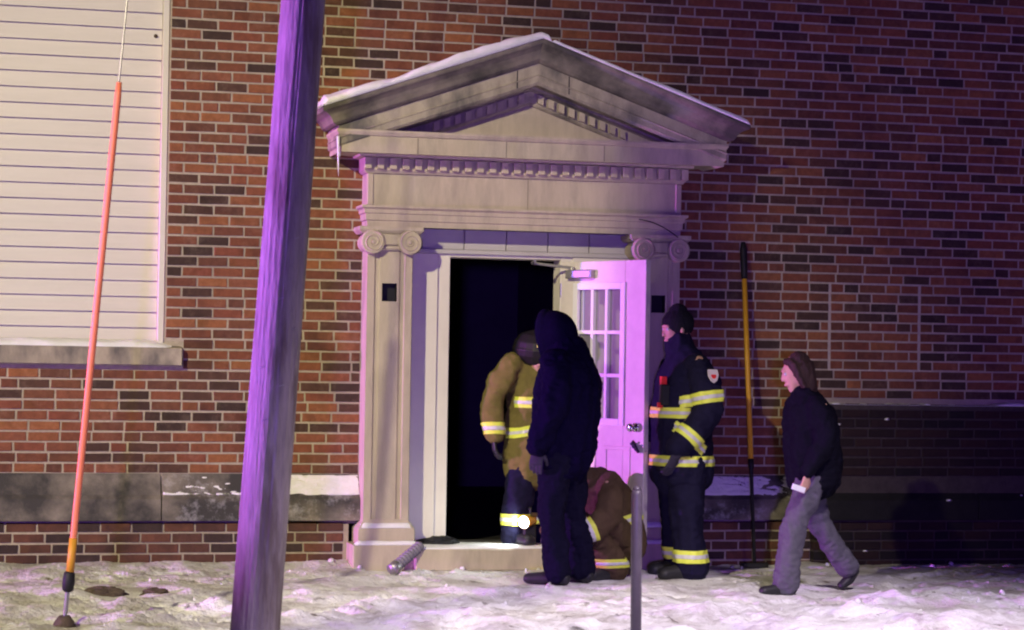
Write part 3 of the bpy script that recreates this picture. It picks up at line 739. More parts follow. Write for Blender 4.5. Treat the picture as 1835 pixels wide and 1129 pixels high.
def fuse(name, lofts, m, parent, vox=.012, smooth=4, fold=0.0, fscale=9.0, fdir=(1, 1, .5), seed=0):
    """overlapping lofts fused into one continuous skin"""
    bm = bmesh.new()
    for rings, side in lofts: ring_loft(bm, rings, side)
    bmesh.ops.recalc_face_normals(bm, faces=bm.faces)
    me = bpy.data.meshes.new(name); bm.to_mesh(me); bm.free()
    o = bpy.data.objects.new(name, me); COL.objects.link(o)
    r_ = o.modifiers.new('r', 'REMESH'); r_.mode = 'VOXEL'; r_.voxel_size = vox
    if smooth: s = o.modifiers.new('s', 'SMOOTH'); s.iterations = smooth; s.factor = .5
    dg = bpy.context.evaluated_depsgraph_get(); dg.update()
    me2 = bpy.data.meshes.new_from_object(o.evaluated_get(dg)); bpy.data.objects.remove(o)
    me2.name = name
    if fold:
        me2.update(); nn = [v.normal.copy() for v in me2.vertices]
        for v, nv in zip(me2.vertices, nn):
            p = v.co; q = Vector((p.x * fdir[0], p.y * fdir[1], p.z * fdir[2])) * fscale
            a = noise.noise(q + Vector((seed, 0, 0))); c = noise.noise(q * 2.3 + Vector((0, seed, 0)))
            e = noise.noise(Vector((q.x * 2.2, q.y * 2.2, q.z * 6.5)) + Vector((0, 0, seed)))
            v.co = p + nv * fold * ((1 - abs(a) * 2.6) * .9 + c * .6 + (1 - abs(e) * 3) * .35)
    me2.materials.clear(); me2.materials.append(m)
    for p in me2.polygons: p.use_smooth = True; p.material_index = 0
    o = bpy.data.objects.new(name, me2); COL.objects.link(o); o.parent = parent
    return o
def trim(src, planes, near, parent, rad=.3, off=.005, name='reflective_trim', mats=None, silver=True):
    """a reflective band sewn round a garment: the garment's own surface between two planes, set proud.
    planes: (centre, axis, half width)"""
    c, ax, hw = Vector(planes[0]), Vector(planes[1]).normalized(), planes[2]
    def cut(h, o_, nm, m):
        bm = bmesh.new(); bm.from_mesh(src.data)
        geom = bm.verts[:] + bm.edges[:] + bm.faces[:]
        bmesh.ops.bisect_plane(bm, geom=geom, plane_co=c + ax * h, plane_no=ax, clear_outer=True)
        geom = bm.verts[:] + bm.edges[:] + bm.faces[:]
        bmesh.ops.bisect_plane(bm, geom=geom, plane_co=c - ax * h, plane_no=ax, clear_inner=True)
        seen = set(); best = None; bd = 1e9
        for v in bm.verts:
            if v in seen: continue
            st = [v]; comp = []; seen.add(v)
            while st:
                q = st.pop(); comp.append(q)
                for e in q.link_edges:
                    w_ = e.other_vert(q)
                    if w_ not in seen: seen.add(w_); st.append(w_)
            d = min((Vector(near) - q.co).length for q in comp)
            if d < bd: bd = d; best = set(comp)
        bmesh.ops.delete(bm, geom=[v for v in bm.verts if v not in best], context='VERTS')
        bmesh.ops.delete(bm, geom=[v for v in bm.verts if (v.co - Vector(near)).length > rad], context='VERTS')
        bm.normal_update()
        vn = {v: v.normal.copy() for v in bm.verts}
        for v in bm.verts: v.co += vn[v] * o_
        me = bpy.data.meshes.new(nm); bm.to_mesh(me); bm.free()
        if not len(me.polygons): return None
        me.materials.clear(); me.materials.append(m)
        for p in me.polygons: p.use_smooth = True; p.material_index = 0
        o = bpy.data.objects.new(nm, me); COL.objects.link(o); return o
    o = cut(hw, off, name, M['lime'])
    if o is None: return None
    o.parent = parent
    so = o.modifiers.new('s', 'SOLIDIFY'); so.thickness = .003; so.offset = -1
    if silver:
        s2 = cut(hw * .30, off + .0025, 'silver_stripe', M['silver'])
        if s2 is not None:      # join as a second material so that thing > garment > trim stays three levels
            bm = bmesh.new(); bm.from_mesh(o.data); nf = len(bm.faces); bm.from_mesh(s2.data); bm.faces.ensure_lookup_table()
            for f in bm.faces[nf:]: f.material_index = 1
            bm.to_mesh(o.data); bm.free(); o.data.materials.append(M['silver'])
            for p in o.data.polygons: p.use_smooth = True
            bpy.data.objects.remove(s2)
    return o
class Frame:
    def __init__(s, fwd, sc=1.0):
        f = Vector((fwd[0], fwd[1], 0)).normalized(); s.f = f; s.l = Vector((-f.y, f.x, 0)); s.s = sc
    def __call__(s, f, l, u): return (s.f * f + s.l * l + Vector((0, 0, u))) * s.s
def limb(F, pts):            # pts: (f,l,u,r) or (f,l,u,ra,rb)
    return ([(F(p[0], p[1], p[2]), p[3] * F.s, (p[4] if len(p) > 4 else p[3]) * F.s) for p in pts], F.l)
def head_lofts(F, c, fw, up=Vector((0, 0, 1)), s=1.0):
    """skull, face, jaw, nose, brow, lips, ears; c = centre of the head"""
    fw = Vector(fw).normalized(); up = (up - fw * up.dot(fw)).normalized(); lf = up.cross(fw)
    c = Vector(c)
    P = lambda f, l, u: c + (fw * f + lf * l + up * u) * s
    R = []
    R.append(([(P(-.015, 0, -.03), .066*s, .085*s), (P(-.012, 0, .02), .074*s, .096*s), (P(-.012, 0, .055), .068*s, .088*s), (P(-.012, 0, .085), .045*s, .06*s)], lf))
    R.append(([(P(.030, 0, .03), .058*s, .06*s), (P(.032, 0, -.02), .055*s, .062*s), (P(.034, 0, -.06), .046*s, .052*s), (P(.042, 0, -.095), .030*s, .034*s)], lf))
    R.append(([(P(.088, 0, .018), .008*s, .008*s), (P(.097, 0, -.012), .012*s, .012*s), (P(.100, 0, -.026), .015*s, .011*s)], lf))
    R.append(([(P(.082, .035, .032), .009*s, .009*s), (P(.090, 0, .034), .010*s, .010*s), (P(.082, -.035, .032), .009*s, .009*s)], up))
    R.append(([(P(.083, .02, -.062), .007*s, .007*s), (P(.090, 0, -.061), .009*s, .010*s), (P(.083, -.02, -.062), .007*s, .007*s)], up))
    for k in (-1, 1):
        R.append(([(P(-.005, k * .074, .022), .010*s, .018*s), (P(-.004, k * .076, -.012), .008*s, .013*s)], lf))
    return R, P
def add_eyes(P, parent, s=1.0):
    for k in (-1, 1):
        b = MB(); c = P(.079, k * .031, .012)
        bm = bmesh.new(); bmesh.ops.create_icosphere(bm, subdivisions=2, radius=.0115 * s, matrix=Matrix.Translation(c))
        me = bpy.data.meshes.new('eye'); bm.to_mesh(me); bm.free(); me.materials.append(M['eye'])
        for p in me.polygons: p.use_smooth = True
        o = bpy.data.objects.new('eye', me); COL.objects.link(o); o.parent = parent
def hand_lofts(wrist, d, pn, side, curl=.35, s=1.0):
    """wrist point, finger direction, palm normal, side (+1 thumb towards d x pn)"""
    w_ = Vector(wrist); d = Vector(d).normalized(); pn = Vector(pn); pn = (pn - d * pn.dot(d)).normalized(); ac = d.cross(pn) * side
    R = [([(w_, .026*s, .018*s), (w_ + d * .04*s, .036*s, .016*s), (w_ + d * .085*s, .040*s, .014*s)], ac)]
    base = w_ + d * .085 * s
    for k, (off, ln) in enumerate(((.030, .068), (.010, .077), (-.011, .071), (-.030, .055))):
        p = base + ac * off * s; a = curl * (1 + .15 * k); dd = d.copy(); rg = [(p - d * .015*s, .0092*s, .0092*s)]
        ang = 0
        for seg, r_ in ((.45, .0090), (.32, .0082), (.23, .0072)):
            ang += a; dd = d * math.cos(ang) + pn * math.sin(ang); p = p + dd * ln * seg * s; rg.append((p, r_*s, r_*s))
        R.append((rg, ac))
    p = w_ + d * .025*s + ac * .026*s; rg = [(p, .013*s, .013*s)]
    for q, (e, r_) in enumerate(((.035, .012), (.028, .0105), (.022, .009))):
        dd = (d * (.75 + .1*q) + ac * (.62 - .25*q) + pn * (.30 + .15*q)).normalized(); p = p + dd * e*s; rg.append((p, r_*s, r_*s))
    R.append((rg, pn)); return R
def foot(F, f, l, u, toe=(1, 0), ln=.17, r=.046, lift=0):
    """boot: heel at (f,l,u)"""
    tf, tl = toe
    return ([(F(f - .05*tf, l - .05*tl, u + r + lift), r*.92*F.s, r*F.s), (F(f + .06*tf, l + .06*tl, u + r + lift*.4), r*.95*F.s, r*F.s),
             (F(f + ln*tf, l + ln*tl, u + r*.8), r*1.02*F.s, r*.8*F.s)], F.l)
def body_lofts(F, hip, chest, neck, shL, shR, arms, legs):
    R = [limb(F, [(*hip, .14, .10), (hip[0]*.6+chest[0]*.4, hip[1], hip[2]*.6+chest[2]*.4, .13, .095), (*chest, .16, .11), (neck[0], neck[1], neck[2] - .05, .11, .07)])]
    R.append(limb(F, [(neck[0], neck[1], neck[2] - .04, .055), (neck[0] + .015, neck[1], neck[2] + .09, .052)]))
    for A_ in arms: R.append(limb(F, A_))
    for A_ in legs: R.append(limb(F, A_))
    return R

# --- hooded onlooker
hp = empty('person', (3.825, -1.20, 0), 'person in black hooded jacket and black trousers, back turned, facing the doorway', 'person')
F = Frame((-.80, .60), 1.0)
arms = [[(-.02, .21, 1.42, .05), (-.03, .27, 1.15, .042), (.06, .27, .93, .03)], [(-.02, -.21, 1.42, .05), (.0, -.27, 1.15, .042), (.10, -.24, .95, .03)]]
legs = [[(0, .10, .92, .08), (.03, .11, .50, .055), (-.02, .12, .10, .04)], [(0, -.10, .92, .08), (-.03, -.12, .50, .055), (-.10, -.13, .10, .04)]]
hl, HP = head_lofts(F, F(.09, 0, 1.625), F(1, 0, -.28))
body = fuse('body', body_lofts(F, (0, 0, .95), (0, 0, 1.3), (.03, 0, 1.48), 0, 0, arms, legs) + hl, M['skin'], hp, .008, 2)
add_eyes(HP, hp)
jk = [limb(F, [(.0, 0, .835, .215, .185), (-.01, 0, .90, .232, .195), (-.02, 0, 1.10, .245, .205), (-.03, 0, 1.28, .255, .20), (-.02, 0, 1.42, .235, .155), (.015, 0, 1.495, .125, .115)]),
      limb(F, [(-.01, .195, 1.435, .088), (-.05, .268, 1.29, .095), (-.04, .30, 1.12, .088), (.03, .30, .98, .077), (.07, .285, .89, .058)]),
      limb(F, [(-.01, -.195, 1.435, .088), (-.05, -.268, 1.29, .095), (-.02, -.30, 1.12, .088), (.07, -.28, .98, .077), (.11, -.25, .89, .058)]),
      limb(F, [(-.08, 0, 1.42, .14, .10), (-.03, 0, 1.51, .12, .115)])]
jacket = fuse('jacket', jk, M['hood_cloth'], hp, .010, 4, .020, 7, seed=1)
jb = [limb(F, [(.0, 0, .80, .195, .158), (.0, 0, .835, .200, .160)])]
fuse('waistband', jb, M['hood_cloth'], jacket, .012, 2, .004, 16, seed=2)
# hood: a shell round the head, open to the front
def hood(name, c, fw, mt, parent, s=1.0):
    fw = Vector(fw).normalized(); up = Vector((0, 0, 1)); up = (up - fw * up.dot(fw)).normalized(); lf = up.cross(fw); c = Vector(c)
    b = MB(); n, m_ = 28, 16; V = []
    for j in range(m_ + 1):
        t = j / m_                      # 0 = face opening, 1 = crown at the back
        th_ = math.radians(-14) + t * math.radians(104)
        rr = math.cos(max(th_, 0)) * (1 - .03 * math.cos(t * 8)); ff = .085 - .215 * t
        rr = math.sqrt(max(.002, 1 - ((t - .30) / .72) ** 2)) if t > .3 else 1 - .06 * (.3 - t)
        for k in range(n):
            a = 2 * math.pi * k / n
            w2, h2 = .118, .150
            du = -.02 + (.02 * math.sin(a) if t < .2 else 0)
            wr = 1 + .05 * noise.noise((math.cos(a) * 2, math.sin(a) * 2, t * 4))
            top = 0
            V.append(c + (lf * math.cos(a) * w2 * rr * wr + up * (math.sin(a) * h2 * rr * wr + du) + fw * (ff + top - .025 * max(0, math.sin(a)) ** 2 * (1 - t))) * s)
    b.add(V, [(j*n+k, j*n+(k+1) % n, (j+1)*n+(k+1) % n, (j+1)*n+k) for j in range(m_) for k in range(n)] + [tuple(m_*n+k for k in range(n))])
    o = b.build(name, mt, parent, True); sd = o.modifiers.new('s', 'SOLIDIFY'); sd.thickness = .012; sd.offset = 1
    ss = o.modifiers.new('ss', 'SUBSURF'); ss.levels = 1; ss.render_levels = 1
    return o
hood('hood', F(.07, 0, 1.63), F(1, 0, -.20), M['hood_cloth'], jacket, 1.06)
tr = [limb(F, [(0, 0, .80, .17, .145), (0, 0, .93, .175, .145)])] + \
     [limb(F, [(0, .09, .84, .105, .125), (.02, .10, .66, .095), (.04, .11, .47, .082), (.0, .115, .25, .078), (-.02, .12, .09, .082)]),
      limb(F, [(0, -.09, .84, .105, .125), (-.02, -.10, .66, .095), (-.03, -.115, .47, .082), (-.07, -.125, .25, .078), (-.09, -.13, .09, .082)])]
fuse('trousers', tr, M['trouser_black'], hp, .010, 4, .016, 8, seed=3)
for k, (f, l) in enumerate(((-.02, .12), (-.09, -.13))):
    fuse('shoe', [foot(F, f, l, -.005, ln=.20, r=.045)], M['boot'], hp, .008, 3)
fuse('glove', hand_lofts(F(.07, .272, .885), F(.10, 0, -1), F(.2, -1, 0), 1, .22, 1.12) + [limb(F, [(.06, .273, .93, .042), (.07, .272, .88, .036)])], M['glove'], hp, .005, 1)
fuse('glove', hand_lofts(F(.11, -.24, .885), F(.2, 0, -1), F(.2, 1, 0), -1, .3, 1.12) + [limb(F, [(.10, -.245, .93, .042), (.11, -.24, .88, .036)])], M['glove'], hp, .005, 1)

# --- navy firefighter beside the door
fp = empty('firefighter', (4.80, -.78, -.02), 'firefighter in navy turnout gear and black knit cap standing right of the door', 'person')
F = Frame((-1, -.10), 1.0)
arms = [[(0, .21, 1.47, .05), (-.04, .27, 1.2, .045), (.14, .25, 1.0, .035)], [(0, -.21, 1.47, .05), (.0, -.27, 1.2, .045), (.2, -.2, 1.02, .035)]]
legs = [[(0, .11, .95, .08), (.02, .13, .5, .06), (.0, .14, .1, .045)], [(0, -.11, .95, .08), (.0, -.13, .5, .06), (-.05, -.14, .1, .045)]]
hl, HP = head_lofts(F, F(.07, 0, 1.69), F(1, .06, -.10), s=1.03)
fuse('body', body_lofts(F, (0, 0, .98), (0, 0, 1.33), (.03, 0, 1.52), 0, 0, arms, legs) + hl, M['skin'], fp, .006, 3); add_eyes(HP, fp, 1.03)
ct = [limb(F, [(.02, 0, .73, .235, .20), (.02, 0, .80, .235, .20), (.015, 0, 1.0, .225, .19), (.02, 0, 1.2, .225, .195), (.0, 0, 1.38, .235, .175), (.01, 0, 1.47, .19, .14), (.03, 0, 1.555, .105, .10)]),
      limb(F, [(.0, .185, 1.45, .095), (-.03, .265, 1.32, .098), (-.05, .295, 1.17, .092), (.02, .29, 1.05, .086), (.11, .265, .95, .076), (.15, .25, .90, .07)]),
      limb(F, [(.0, -.185, 1.45, .095), (-.02, -.265, 1.32, .098), (.0, -.295, 1.17, .092), (.10, -.27, 1.06, .086), (.18, -.22, 1.0, .072)]),
      limb(F, [(.03, 0, 1.50, .10, .10), (.045, 0, 1.60, .098, .098)])]
coat = fuse('coat', ct, M['navy'], fp, .010, 4, .016, 6, seed=5)
trim(coat, (F(-.045, .29, 1.235), F(-.10, .16, -1), .040), F(-.045, .39, 1.24), coat, .27)
trim(coat, (F(.085, .275, .975), F(.62, -.1, -.75), .036), F(.085, .36, .97), coat, .22)
trim(coat, (F(.02, 0, 1.13), Vector((0, 0, 1)), .036), F(.21, .05, 1.13), coat, .235)
trim(coat, (F(.02, 0, .805), Vector((0, 0, 1)), .036), F(.0, .0, .805), coat, 1.0)
# shoulder flap, arm patch, radio mic
b = MB(); c = F(-.035, .372, 1.385); fx = F.f; 
shield = [(-.034, .042), (.034, .042), (.037, .0), (.022, -.036), (0, -.052), (-.022, -.036), (-.037, .0)]
nrm = (F.l + Vector((0, 0, .35))).normalized(); upv = (Vector((0, 0, 1)) - nrm * nrm.z).normalized()
front = [c + nrm * .006 + fx * a + upv * d_ for a, d_ in shield]; backp = [p - nrm * .012 for p in front]
b.face(front); b.face(backp[::-1])
for k in range(7): b.face([front[k], front[(k+1) % 7], backp[(k+1) % 7], backp[k]])
sp = b.build('arm_patch', M['patch_white'], coat)
b = MB(); f2 = [c + nrm * .0085 + fx * a * .5 + upv * (d_ * .32 - .008) for a, d_ in shield]; b2 = [p - nrm * .004 for p in f2]
b.face(f2); b.face(b2[::-1])
for k in range(7): b.face([f2[k], f2[(k+1) % 7], b2[(k+1) % 7], b2[k]])
b.build('arm_patch_shield', M['red'], coat)
b = MB(); c = F(.205, .10, 1.34); b.box(-.02, .02, -.02, .02, -.035, .035, .006); b.build('radio_microphone', M['red'], fp, loc=c)
b = MB(); b.box(-.016, .016, -.016, .016, -.018, .018, .005); b.build('radio_button', M['red'], fp, loc=F(.23, .10, 1.18))
b = MB(); b.box(-.03, .03, -.03, .03, -.07, .07, .008); b.build('radio', M['black'], fp, loc=F(.20, .11, 1.25))
tr = [limb(F, [(.0, 0, .72, .19, .16), (0, 0, .95, .19, .16)]),
      limb(F, [(.01, .10, .86, .115, .135), (.02, .115, .65, .112, .118), (.03, .125, .45, .105), (.01, .135, .25, .104), (.0, .14, .09, .106)]),
      limb(F, [(.01, -.10, .86, .115, .135), (.0, -.115, .65, .112, .118), (.0, -.13, .45, .105), (-.03, -.14, .25, .104), (-.05, -.145, .09, .106)])]
trs = fuse('trousers', tr, M['navy'], fp, .010, 4, .016, 6, seed=6)
trim(trs, (F(0, .14, .165), Vector((0, 0, 1)), .042), F(0, .25, .165), trs, .23)
trim(trs, (F(-.04, -.14, .165), Vector((0, 0, 1)), .042), F(-.04, -.25, .165), trs, .23)
for f, l in ((.0, .14), (-.05, -.145)): fuse('boot', [foot(F, f, l, 0, ln=.20, r=.058)], M['boot'], fp, .009, 3)
fuse('glove', hand_lofts(F(.17, .24, .86), F(.35, -.1, -1), F(.5, -1, 0), 1, .35, 1.15) + [limb(F, [(.14, .25, .905, .048), (.17, .24, .855, .042)])], M['glove'], fp, .006, 1)
fuse('glove', hand_lofts(F(.21, -.2, .96), F(.8, .2, -.8), F(.5, 1, 0), -1, .5, 1.15), M['glove'], fp, .006, 1)
capc = HP(0, 0, 0); s = 1.03
fwv = F(1, .06, -.10).normalized()
fuse('knit_cap', [([(HP(-.022, 0, .025), .087, .104), (HP(-.018, 0, .05), .090, .109), (HP(-.020, 0, .09), .082, .098), (HP(-.024, 0, .122), .055, .065)], F.l)], M['knit'], fp, .006, 3, .003, 30)
fuse('knit_cuff', [([(HP(-.016, 0, .040), .0925, .112), (HP(-.016, 0, .052), .0935, .113)], F.l)], M['knit'], fp, .006, 1, .002, 40)

# --- woman walking past
wp = empty('person', (5.28, -1.90, 0), 'brown-haired person in dark jacket and grey trousers striding left past the wall', 'person')
F = Frame((-1, -.10), .90)
arms = [[(.03, .19, 1.31, .045), (.03, .23, 1.06, .038), (.14, .22, .86, .027)], [(.03, -.19, 1.31, .045), (-.02, -.23, 1.06, .038), (-.06, -.2, .86, .027)]]
LF = [(.02, .07, .85), (.17, .08, .48), (.24, .08, .09)]; LB = [(0, -.08, .85), (-.10, -.09, .46), (-.36, -.10, .15)]
legs = [[(*p, r_) for p, r_ in zip(LF, (.08, .055, .04))], [(*p, r_) for p, r_ in zip(LB, (.08, .055, .04))]]
hl, HPw = head_lofts(F, F(.13, 0, 1.545), F(1, -.30, -.22), s=.97)
body = fuse('body', body_lofts(F, (0, 0, .88), (.03, 0, 1.2), (.07, 0, 1.38), 0, 0, arms, legs) + hl + hand_lofts(F(.155, .22, .835), F(.25, 0, -1), F(.3, -1, 0), 1, .55, .88), M['skin'], wp, .006, 1)
add_eyes(HPw, wp, .92)
jk = [limb(F, [(-.01, 0, .83, .20, .19), (-.01, 0, .95, .20, .195), (.01, 0, 1.10, .20, .19), (.03, 0, 1.22, .205, .185), (.05, 0, 1.32, .175, .145), (.08, 0, 1.41, .085, .085)]),
      limb(F, [(.05, .15, 1.31, .078), (.03, .215, 1.18, .08), (.03, .24, 1.05, .072), (.10, .23, .94, .062), (.14, .222, .875, .05)]),
      limb(F, [(.05, -.15, 1.31, .078), (.04, -.215, 1.18, .08), (-.02, -.24, 1.05, .072), (-.04, -.22, .96, .062), (-.055, -.21, .90, .05)])]
fuse('jacket', jk, M['jacket'], wp, .010, 5, .014, 8, seed=8)
tr = [limb(F, [(0, 0, .80, .165, .15), (0, 0, .92, .165, .15)]),
      limb(F, [(.02, .08, .84, .10, .118), (.10, .08, .64, .088), (.18, .08, .47, .078), (.22, .08, .25, .076), (.235, .08, .07, .084)]),
      limb(F, [(0, -.08, .84, .10, .118), (-.05, -.085, .64, .088), (-.12, -.09, .46, .078), (-.25, -.10, .29, .074), (-.35, -.10, .17, .078)])]
fuse('trousers', tr, M['grey_trouser'], wp, .010, 4, .014, 8, seed=9)
fuse('shoe', [foot(F, .24, .08, -.01, ln=.17, r=.042)], M['boot'], wp, .008, 3)
fuse('shoe', [([(F(-.40, -.10, .135), .036, .038), (F(-.355, -.10, .07), .038, .036), (F(-.30, -.10, .030), .036, .026)], F.l)], M['boot'], wp, .008, 3)
hr = [([(HPw(-.030, 0, .082), .058, .068), (HPw(-.026, 0, .05), .079, .092), (HPw(-.036, 0, .0), .082, .084), (HPw(-.052, 0, -.06), .076, .062), (HPw(-.062, 0, -.12), .066, .046), (HPw(-.066, 0, -.155), .05, .03)], F.l),
      ([(HPw(.045, .03, .086), .024, .026), (HPw(.022, .062, .055), .022, .026), (HPw(.005, .075, -.02), .016, .026), (HPw(-.012, .072, -.09), .012, .022)], F.f),
      ([(HPw(.045, -.03, .086), .024, .026), (HPw(.022, -.062, .055), .022, .026), (HPw(.005, -.075, -.02), .016, .026), (HPw(-.012, -.072, -.09), .012, .022)], F.f)]
fuse('hair', hr, M['hair'], wp, .006, 4, .004, 26, (1.6, 1.6, .4), seed=10)
ph = MB(); ph.box(-.06, .03, -.006, .006, -.018, .018, .003)
hc = F(.155, .22, .835) + F(.25, 0, -1).normalized() * .095 * .9
pho = ph.build('phone', M['phone'], None, loc=Vector(wp.location) + hc + F(.035, .02, 0)); pho.rotation_euler = (0, math.radians(18), 0)
tag(pho, 'small pale phone in the hand of the person walking past', 'phone')

# --- tan firefighter in the doorway
tpn = empty('firefighter', (3.90, -.06, .155), 'firefighter in tan turnout coat with lime stripes standing in the dark doorway', 'person')
F = Frame((.38, -.92), .91)
arms = [[(0, .21, 1.42, .05), (-.02, .3, 1.18, .045), (.15, .27, .98, .035)], [(0, -.21, 1.42, .05), (-.04, -.30, 1.18, .045), (.02, -.34, .92, .035)]]
legs = [[(0, .11, .92, .08), (.04, .13, .5, .06), (.0, .15, .1, .045)], [(0, -.11, .92, .08), (.05, -.13, .5, .06), (.0, -.14, .1, .045)]]
hl, HPt = head_lofts(F, F(.12, -.055, 1.465), F(1, -.15, -.12), s=1.0)
fuse('body', body_lofts(F, (0, 0, .95), (.02, 0, 1.28), (.06, 0, 1.46), 0, 0, arms, legs) + hl, M['skin'], tpn, .008, 1); add_eyes(HPt, tpn)
ct = [limb(F, [(.02, 0, .60, .225, .18), (.02, 0, .70, .22, .18), (.015, 0, .95, .20, .17), (.03, 0, 1.15, .20, .175), (.02, 0, 1.33, .205, .16), (.04, 0, 1.41, .18, .13), (.06, 0, 1.49, .10, .10)]),
      limb(F, [(.02, .18, 1.39, .092), (.0, .27, 1.26, .095), (-.02, .31, 1.12, .09), (.08, .29, 1.02, .082), (.15, .27, .95, .07)]),
      limb(F, [(.02, -.18, 1.39, .092), (.0, -.28, 1.26, .095), (-.04, -.32, 1.12, .085), (-.02, -.342, 1.0, .080), (.0, -.347, .86, .070)]),
      limb(F, [(.05, 0, 1.43, .10, .10), (.07, 0, 1.53, .092, .092)])]
coat = fuse('coat', ct, M['tan'], tpn, .010, 4, .016, 6, seed=12)
trim(coat, (F(.0, -.345, .895), F(.1, -.05, -1), .042), F(.05, -.40, .895), coat, .2)
trim(coat, (F(.02, 0, 1.10), Vector((0, 0, 1)), .038), F(.20, -.02, 1.10), coat, .21)
trim(coat, (F(.02, 0, .92), F(0, -.28, 1), .034), F(.20, -.05, .92), coat, .27)
trim(coat, (F(.02, 0, .645), Vector((0, 0, 1)), .034), F(.0, .35, .645), coat, .3)
tr = [limb(F, [(.01, .11, .75, .11), (.03, .125, .5, .105), (.0, .145, .25, .10), (.0, .15, .09, .105)]), limb(F, [(.01, -.10, .75, .11), (.05, -.12, .5, .105), (.02, -.135, .25, .10), (.0, -.14, .09, .105)]),
      limb(F, [(0, 0, .66, .18, .15), (0, 0, .82, .18, .15)])]
trs = fuse('trousers', tr, M['navy'], tpn, .010, 4, .016, 6, seed=13)
trim(trs, (F(0, .15, .20), Vector((0, 0, 1)), .040), F(0, .25, .20), trs, .22)
trim(trs, (F(0, -.14, .20), Vector((0, 0, 1)), .040), F(0, -.25, .20), trs, .22)
for l in (.15, -.14): fuse('boot', [foot(F, 0, l, 0, ln=.20, r=.056)], M['boot'], tpn, .009, 3)
fuse('glove', hand_lofts(F(.0, -.348, .83), F(.12, 0, -1), F(.5, 1, 0), -1, .35, 1.1) + [limb(F, [(.0, -.348, .87, .048), (.0, -.348, .83, .042)])], M['boot'], tpn, .006, 1)
fuse('glove', hand_lofts(F(.17, .265, .92), F(.7, -.2, -.7), F(.5, -1, 0), 1, .45, 1.1), M['boot'], tpn, .006, 1)
hel = [([(HPt(-.01, 0, .045), .105, .125), (HPt(-.01, 0, .075), .100, .118), (HPt(-.015, 0, .12), .075, .09), (HPt(-.015, 0, .14), .03, .04)], F.l)]
helmet = fuse('helmet', hel, M['helmet'], tpn, .007, 3)
fuse('helmet_brim', [([(HPt(-.03, 0, .038), .135, .175), (HPt(-.03, 0, .044), .13, .17)], F.l)], M['helmet'], helmet, .006, 1)
b = MB(); b.box(-.02, .02, -.006, .006, -.022, .022, .003)
o = b.build('helmet_shield', M['lime'], helmet, loc=HPt(.112, -.03, .085)); o.rotation_euler = (0, 0, math.atan2(F.f.y, F.f.x) + math.pi / 2)

# --- crouching firefighter at the foot of the door
cp = empty('firefighter', (4.24, -.80, -.01), 'crouching firefighter in soiled brown turnout coat low beside the open door', 'person')
F = Frame((-.93, -.36), .90)
arms = [[(.14, .2, .70, .05), (.20, .27, .48, .045), (.40, .2, .36, .035)], [(.14, -.2, .70, .05), (.22, -.26, .48, .045), (.42, -.12, .34, .035)]]
legs = [[(-.1, .1, .30, .08), (.24, .17, .42, .06), (.02, .15, .09, .045)], [(-.1, -.1, .30, .08), (.2, -.17, .24, .06), (-.16, -.15, .08, .045)]]
hl, HPc = head_lofts(F, F(.30, 0, .80), F(.8, .2, -.6))
R = [limb(F, [(-.1, 0, .30, .14, .11), (-.06, 0, .48, .14, .11), (.06, 0, .64, .16, .11), (.17, 0, .71, .11, .07)]), limb(F, [(.17, 0, .71, .055), (.26, 0, .76, .052)])] + [limb(F, a) for a in arms + legs]
fuse('body', R + hl, M['skin'], cp, .008, 1); add_eyes(HPc, cp)
ct = [limb(F, [(-.15, 0, .24, .23, .16), (-.13, 0, .34, .225, .165), (-.09, 0, .48, .225, .165), (.0, 0, .61, .23, .16), (.10, 0, .69, .20, .14), (.19, 0, .735, .11, .10)]),
      limb(F, [(.10, .17, .70, .095), (.16, .26, .60, .095), (.20, .29, .48, .09), (.30, .25, .40, .08), (.39, .2, .365, .066)]),
      limb(F, [(.10, -.17, .70, .095), (.18, -.26, .60, .095), (.24, -.27, .48, .09), (.34, -.18, .39, .08), (.42, -.12, .345, .066)])]
coat = fuse('coat', ct, M['brown'], cp, .010, 4, .016, 6, seed=15)
trim(coat, (F(.335, .232, .388), F(.6, -.25, -.3), .040), F(.34, .30, .40), coat, .2)
trim(coat, (F(-.09, 0, .46), F(.35, 0, 1), .036), F(-.2, .15, .5), coat, .3)
tr = [limb(F, [(-.1, .1, .29, .12), (.08, .15, .40, .11), (.25, .17, .40, .10), (.14, .165, .24, .095), (.03, .15, .09, .10)]),
      limb(F, [(-.1, -.1, .29, .12), (.05, -.15, .28, .11), (.22, -.17, .20, .10), (.02, -.16, .12, .09), (-.16, -.15, .09, .09)])]
trs = fuse('trousers', tr, M['brown'], cp, .010, 4, .016, 7, seed=16)
trim(trs, (F(.05, .155, .13), Vector((0, 0, 1)), .030), F(.05, .25, .13), trs, .2)
fuse('boot', [foot(F, .03, .15, 0, ln=.2, r=.055)], M['boot'], cp, .009, 3)
fuse('boot', [foot(F, -.20, -.15, 0, ln=.16, r=.055)], M['boot'], cp, .009, 3)
fuse('glove', hand_lofts(F(.40, .195, .36), F(.7, -.2, -.6), F(0, -1, -.4), 1, .5, 1.1), M['glove'], cp, .006, 1)
fuse('glove', hand_lofts(F(.43, -.115, .34), F(.7, .2, -.6), F(0, 1, -.4), -1, .5, 1.1), M['glove'], cp, .006, 1)
fuse('hair', [([(HPc(-.02, 0, .02), .082, .10), (HPc(-.02, 0, .06), .08, .10), (HPc(-.025, 0, .095), .05, .07)], F.l), ([(HPc(-.06, 0, .04), .07, .06), (HPc(-.07, 0, -.06), .06, .04)], F.l)], M['knit'], cp, .007, 3, .005, 30)

